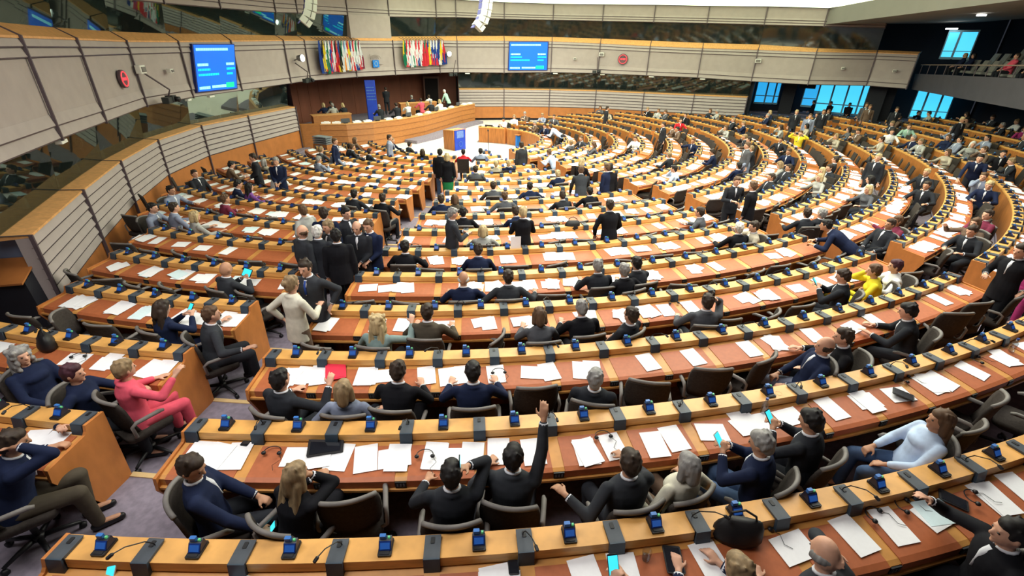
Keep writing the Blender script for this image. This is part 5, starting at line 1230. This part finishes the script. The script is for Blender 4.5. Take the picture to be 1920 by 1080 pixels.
# small white vents under the band
for n, (k, f0) in enumerate([(2, .04), (4, .9), (5, .35), (12, .2), (14, .1), (15, .1), (16, .1), (17, .1)]):
    c = wp(k, .02, PO[k][4]-.05).lerp(wp(k+1, .02, PO[k+1][4]-.05), f0); mb = MB(); mb.rbox((0, 0, 0), (.32, .12, .06), .01)
    one('emergency_light', mb, WHITEP, 'small white light box under the wall band, %s from the left' % ordinal(n+1), 'lamp', c, math.atan2(PO[k][3], PO[k][2])+PI/2, 'light boxes under the band')
# ================================================================== DAIS AND STAGE FURNITURE
DF = [(-7.45, 1.35), (-6.2, 1.5), (-5.0, 2.15), (-3.8, 3.25), (-2.6, 5.0), (-1.5, 7.4), (-.5, 9.7), (.42, 11.1)]
def poly_sweep(pts, prof, mb, mi=0):
    pts = [Vector((a, b, 0)) for a, b in pts]; rows = []
    for k, q in enumerate(pts):
        d = (pts[min(k+1, len(pts)-1)] - pts[max(k-1, 0)]).normalized(); n = Vector((d.y, -d.x, 0)); rows.append([q + n*o + Vector((0, 0, z)) for o, z in prof])
    n0 = len(mb.v); m = len(prof)
    for r in rows: mb.v += r
    for k in range(len(rows)-1):
        for j in range(m): a = n0+k*m+j; b = n0+k*m+(j+1) % m; mb.face((a, b, b+m, a+m), mi)
    mb.face([n0+j for j in range(m)][::-1], mi); e = n0+(len(rows)-1)*m; mb.face([e+j for j in range(m)], mi)
DW = mat('dais_wood', (.40, .155, .042), .42, .14, 3, (2, 2, 8), spec=.5)
off = Vector((-3.5, 4, -.75)); t = thing('presidential_dais', 'long curved wooden dais below the flags', 'dais', off)
mb = MB(); g = []
for k in range(4): z1 = .47-k*.30; g += [(.0, z1), (.035, z1-.26), (.0, z1-.27)]
poly_sweep(DF, g + [(.0, -.76), (-.12, -.76), (-.12, .47)], mb); part('front_panel', mb, DW, t, off)
mb = MB(); poly_sweep(DF, [(.03, .47), (.03, .505), (-.40, .505), (-.40, .47)], mb); part('top_ledge', mb, SILL, t, off)
mb = MB(); mb.v = [Vector((x, y, -.16)) for x, y in [(a, b) for a, b in DF] + [(-.55, 12.4), (-3.4, 14.8), (-6.4, 12.2), (-8.9, 9.3), (-10.5, 4.6), (-8.6, 1.3)]]; mb.face(range(len(mb.v))); part('platform', mb, CARPET, t, off)
mb = MB(); poly_sweep([(-9.1, 1.15), (-8.3, 1.15), (-7.45, 1.35)], [(0, -.76), (0, .5), (-.15, .53), (-.15, -.76)], mb); part('side_panel', mb, DW, t, off)
mb = MB(); poly_sweep([(-2.9, 3.0), (-1.8, 4.6), (-.9, 7.0), (.1, 9.3), (1.0, 10.8)], [(0, -.77), (0, -.60), (-1.2, -.60), (-1.2, -.77)], mb); part('step', mb, CARPET, t, off)
def block(name, lab, cat, pts, z0, z1, m, top=None):
    c = Vector((sum(a for a, b in pts)/len(pts), sum(b for a, b in pts)/len(pts), z0)); t = thing(name, lab, cat, c)
    mb = MB(); mb.prism([(a-c.x, b-c.y) for a, b in pts], 0, z1-z0-.03); part('body', mb, m, t)
    mb = MB(); mb.prism([((a-c.x)*1.04, (b-c.y)*1.04) for a, b in pts], z1-z0-.03, z1-z0); part('worktop', mb, top or SILL, t); return t
block('clerk_desk', 'wooden clerks desk at the left of the dais', 'desk', [(-8.4, 3.6), (-6.6, 4.6), (-6.9, 5.2), (-8.7, 4.2)], -.16, .62, DW)
block('clerk_desk', 'wooden upper desk behind the right of the dais', 'desk', [(-4.3, 8.3), (-2.1, 9.4), (-2.3, 10.0), (-4.5, 8.9)], -.16, .78, DW)
# papers and monitors on the dais top
for n in range(17):
    a = (n+.5)/17*(len(DF)-1); k = int(a); f_ = a-k; x = DF[k][0]*(1-f_) + DF[k+1][0]*f_; y = DF[k][1]*(1-f_) + DF[k+1][1]*f_; d = Vector((DF[k+1][0]-DF[k][0], DF[k+1][1]-DF[k][1], 0)).normalized(); nn = Vector((d.y, -d.x, 0)); ang = math.atan2(d.y, d.x)
    c = Vector((x, y, .505)) - nn*.2; mb = MB()
    if n % 3 != 2:
        mb.box((0, 0, .035), (.42, .22, .07)); mb.box((.03, .0, .085), (.22, .16, .03)); one('paper_stack', mb, PAPER, 'white paper stack on the dais ledge, %s item from the left' % ordinal(n+1), 'paper', c, ang, 'papers on the dais')
    else:
        t = thing('desk_monitor', 'dark monitor on the dais ledge, %s item from the left' % ordinal(n+1), 'monitor', c, ang, 'monitors on the dais'); mb.box((0, 0, .02), (.2, .14, .03)); part('stand', mb, BLACKP, t); mb = MB(); mb.box((0, .02, .13), (.44, .04, .2)); part('screen', mb, DGREY, t)
DP = [(-3.56, 6.0, 'white', 'phone_hold'), (-2.94, 8.0, 'pink', 'desk'), (-2.25, 6.8, 'dark', 'desk'), (-1.75, 7.6, 'white', 'desk'), (-4.1, 5.2, 'dark', 'desk'), (-4.9, 4.4, 'dark', 'write'), (-8.2, 5.3, 'navy', 'desk'), (-7.9, 5.9, 'dark', 'write'), (-7.6, 4.9, 'lgrey', 'desk'), (-7.1, 5.3, 'dark', 'write'), (-2.6, 10.3, 'white', 'desk'), (-3.7, 9.9, 'dark', 'desk')]
for n, (x, y, col, pose) in enumerate(DP):
    pl = 'clerks desk, %s from the left' % ordinal(n-5) if 6 <= n <= 9 else ('upper desk of the dais, %s' % ['left', 'right'][n == 10] if n > 9 else 'dais, %s from the left' % ordinal([4, 3, 5, 6, 2, 1][n] if n < 6 else n))
    CM.setdefault('pinkish', CM['pink'])
    key = fig(pose, 'short' if n % 3 else 'bob', 0 if n % 3 else 1)
    person('%s person at the %s' % (dict(cname, pink='pink-clad')[col], pl), (x, y, -.16), R_(43), key, col, 'dark', ['blond', 'dbrown', 'grey'][n % 3], 0, 1)
    mb = MB()
person('man in dark suit and white shirt standing on the dais by the blue banner', (-5.35, 9.6, -.05), R_(15), fig('clasp', 'short', 0), 'dark', 'dark', 'dbrown', 0, 1)
person('white-haired person in light green jacket bending at the right of the dais', (-1.35, 9.6, -.1), R_(60), fig('lean_desk', 'short', 1), 'mint', 'dark', 'white', 0, 1)
# blue banner column behind the dais
BAN = mat('banner_blue', (.01, .045, .42), .5, .12, 3); BAN2 = mat('banner_pale', (.06, .16, .45), .5, .1, 3)
c = Vector((-5.9, 7.3, -.16)); t = thing('banner_column', 'tall narrow blue banner column behind the dais', 'banner', c, R_(20))
mb = MB(); mb.rbox((0, 0, 1.17), (.62, .16, 2.35), .03); part('panel', mb, BAN, t)
mb = MB(); rr = random.Random(2)
for k in range(5):
    x = -.25
    while x < .22: w = rr.uniform(.04, .10); mb.box((x+w/2, -.085, 1.95-.17*k), (w, .01, .055)); x += w+.02
part('lettering', mb, BAN2, t)
# speaker's lectern, wooden with a blue front bearing a pale emblem
c = Vector((-.72, 1.55, -.76)); t = thing('speaker_lectern', 'wooden speakers lectern with tall blue front panel in the stage', 'lectern', c, R_(42))
mb = MB(); mb.hexa([(-.40, -.30, 0), (.40, -.30, 0), (.40, .5, 0), (-.40, .5, 0), (-.42, -.32, 1.0), (.42, -.32, 1.0), (.42, .5, .95), (-.42, .5, .95)]); part('body', mb, WOODF, t)
mb = MB(); mb.box((.0, -.335, .52), (.72, .04, 1.04)); part('blue_front', mb, BAN, t)
mb = MB(); mb.box((0, -.36, .78), (.46, .01, .34)); part('pale_panel', mb, mat('lectern_pale', (.12, .20, .50), .5, .2, 9), t)
mb = MB(); mb.tube([(.12*math.cos(R_(d)), -.37, .30+.12*math.sin(R_(d))) for d in range(0, 361, 30)], .012, 5); part('emblem_ring', mb, BAN2, t)
mb = MB(); mb.hexa([(-.44, -.36, 1.0), (.44, -.36, 1.0), (.44, .3, .96), (-.44, .3, .96), (-.44, -.36, 1.03), (.44, -.36, 1.03), (.44, .3, .99), (-.44, .3, .99)]); part('reading_top', mb, SILL, t)
c = Vector((2.72, 2.2, -.76)); t = thing('small_lectern', 'small blue fronted lectern before the inner curved desk', 'lectern', c, R_(40))
mb = MB(); mb.box((0, 0, .3), (.55, .12, .62)); part('body', mb, mat('lectern_blue', (.01, .14, .50), .5), t); mb = MB(); mb.box((0, .0, .63), (.6, .3, .04)); part('top', mb, WOODF, t)
c = Vector((.95, .85, -.76)); t = thing('microphone_stand', 'thin dark microphone stand on the pale stage floor', 'microphone stand', c)
mb = MB(); mb.tube([(0, 0, 0), (0, 0, .03)], .14, 12); part('foot', mb, BLACKP, t); mb = MB(); mb.tube([(0, 0, .03), (0, 0, 1.0)], .014, 6); part('pole', mb, BLACKP, t); mb = MB(); mb.blob((0, 0, 1.04), (.04, .04, .06)); part('microphone', mb, BLACKP, t, None, True)
# grey stack of trays left of the dais
c = Vector((-6.7, -1.2, floor_z(-6.7, -1.2))); t = thing('document_trays', 'stack of grey document trays by the left end of the dais', 'tray', c, R_(-30))
for k in range(4):
    mb = MB(); mb.box((0, 0, .72+.09*k), (.8, .4, .05), taper=1.04); part('tray', mb, mat('tray_grey', (.22, .25, .27), .5), t)
mb = MB(); mb.box((0, 0, .34), (.84, .44, .68)); part('cabinet', mb, WOODF, t)
# dark cabinet at the near end of the left wall
c = Vector((-8.05, -16.92, floor_z(-7.6, -17)-.0)); t = thing('technical_cabinet', 'black cabinet with wooden top at the near end of the left wall', 'cabinet', c, R_(8))
mb = MB(); mb.hexa([(-1.2, -.1, 0), (1.02, -.1, 0), (1.0, .5, 0), (-1.2, .5, 0), (-1.2, -.1, .84), (.98, -.1, .84), (.98, .5, 1.08), (-1.2, .5, 1.08)]); part('body', mb, mat('cabinet_black', (.014, .014, .020), .6, .1, 3), t)
mb = MB(); mb.hexa([(-1.2, -.18, .84), (1.0, -.18, .84), (1.0, .35, 1.08), (-1.2, .35, 1.08), (-1.2, -.18, .87), (1.0, -.18, .87), (1.0, .35, 1.11), (-1.2, .35, 1.11)]); part('wooden_top', mb, BASEW, t)
mb = MB(); mb.box((-.1, .38, 1.26), (2.2, .02, .32)); part('glass_screen', mb, mat('cabinet_glass', (.16, .20, .30), .15, .1, 2, spec=.8), t)
mb = MB(); mb.box((-.1, .40, 1.46), (2.2, .14, .07)); part('upper_shelf', mb, BASEW, t)
# gallery: railing, pale seats, visitors
rt = thing('gallery_railing', 'thin metal railing with glass along the visitors gallery', 'railing', GA + Vector((0, 0, 3.0)))
mb = MB(); q = lambda s, o, z: GA + GT*s + GN*o + Vector((0, 0, z)) - GA - Vector((0, 0, 3.0))
mb.tube([q(-.2, .1, 3.50), q(12.8, .1, 3.80)], .025, 6); part('handrail', mb, mat('rail_tan', (.28, .22, .18), .4), rt)
for k in range(13):
    mb = MB(); mb.tube([q(k*1.05, .1, 3.0+.022*k), q(k*1.05, .1, 3.5+.024*k)], .018, 5); part('baluster', mb, POSTM, rt)
GSEAT = mat('gallery_seat_cloth', (.26, .26, .23), .7, .1, 6)
rr = random.Random(4)
for row in range(3):
    for k in range(11):
        s = .6 + k*1.0 + row*.3; o = 1.5 + row*.95; z = 2.85 + row*.30
        c = GA + GT*s + GN*o + Vector((0, 0, z)); rz = math.atan2(-GN.y, -GN.x) - PI/2
        t = thing('auditorium_chair', 'pale grey seat, %s from the left, %s row of the visitors gallery' % (ordinal(k+1), ['front', 'second', 'third'][row]), 'seat', c, rz, 'gallery seats')
        mb = MB(); mb.rbox((0, .05, .42), (.52, .48, .10), .08); part('cushion', mb, GSEAT, t); mb = MB(); mb.hexa([(-.26, -.22, .42), (.26, -.22, .42), (.26, -.12, .42), (-.26, -.12, .42), (-.24, -.38, .95), (.24, -.38, .95), (.24, -.30, .95), (-.24, -.30, .95)]); part('backrest', mb, GSEAT, t)
        if row == 0 and rr.random() < .75 or (row == 1 and rr.random() < .2):
            fem = int(rr.random() < .5); col = rr.choice(['dark', 'brown', 'pink', 'navy', 'lgrey', 'white', 'burgundy'])
            person('visitor in %s, %s from left, %s gallery row' % (col.replace('lgrey', 'light grey'), ordinal(k+1), ['front', 'second', 'third'][row]), c + Vector((0, 0, .0)), rz, fig('rest', 'bob' if fem else 'short', fem), col, 'dark', rr.choice(['dbrown', 'blond', 'black']), 0, 0)
# recessed lamps under the gallery and on its ceiling
for n, (s, o, z) in enumerate([(3.0, 1.2, 2.30), (5.2, 1.2, 2.32), (7.6, 1.2, 2.34)]):
    c = GA + GT*s + GN*o + Vector((0, 0, z)); mb = MB(); mb.tube([(0, 0, 0), (0, 0, -.03)], .20, 16); one('downlight', mb, mat('downlight_glow', (.7, .9, .7), .4, .02, 4, emit=(.55, .85, .55), estr=1.2), 'round downlight under the gallery, %s from the left' % ordinal(n+1), 'lamp', c, 0, 'downlights')
c = Vector((21.4, -3.2, 5.55)); mb = MB(); mb.tube([(0, 0, 0), (0, 0, -.06)], .16, 16); one('downlight', mb, LAMP, 'bright ceiling spotlight above the visitors gallery', 'lamp', c, 0, 'downlights')
c = Vector((25.9, 2.6, 5.25)); mb = MB(); mb.box((0, 0, 0), (.5, .2, .06), 0, R_(-40)); one('ceiling_light', mb, LAMP, 'bright ceiling light above the tall gallery window', 'lamp', c, 0)
# silhouettes in the foyer
for n, (x, y) in enumerate([(23.2, 8.0), (23.9, 7.3), (24.6, 6.5), (26.8, 3.6)]):
    person('dark silhouette before the bright foyer windows, %s from the left' % ordinal(n+1), (x, y, -.55 if n < 3 else -.7), R_(60+40*n), fig('clasp', 'short', 0), 'black', 'black', 'black', 1, 0)
c = Vector((22.2, 7.7, 2.02)); mb = MB(); mb.box((0, 0, 0), (.95, .08, .26), 0, R_(-42)); one('hanging_sign', mb, VOID, 'dark blank sign hanging before the foyer windows', 'sign', c)
# the added ceiling area lights have no lamp bodies to build
# ------------------------------------------------------------------ finish the figures
bake_all(); dress_people()
for o, key, pose, lab in HELD:
    inf = PM[key+'|info']; w = inf['wr'][1]; d = inf['hdir'][1]; p = w + d*.10 + Vector((-.01, 0, .015))
    if pose == 'phone_ear': p = w + d*.06 + Vector((-.02, .0, .03))
    M = Matrix.Rotation(o.rotation_euler.z, 3, 'Z'); g = M @ p + o.location
    t = thing('smartphone', 'phone in the hand of the ' + ' '.join(lab.split()[:9]), 'phone', g, o.rotation_euler.z); t.rotation_euler = (R_(50) if pose != 'phone_ear' else R_(90), 0, o.rotation_euler.z + (PI/2 if pose == 'phone_ear' else 0))
    big = 'tablet' in lab; mb = MB(); mb.rbox((0, 0, 0), (.075 if not big else .20, .15 if not big else .14, .009), .01); part('casing', mb, WHITEP if 'white phone' in lab else BLACKP, t)
    mb = MB(); mb.box((0, 0, .0055), (.066 if not big else .18, .13 if not big else .12, .002)); part('screen', mb, SCR, t)
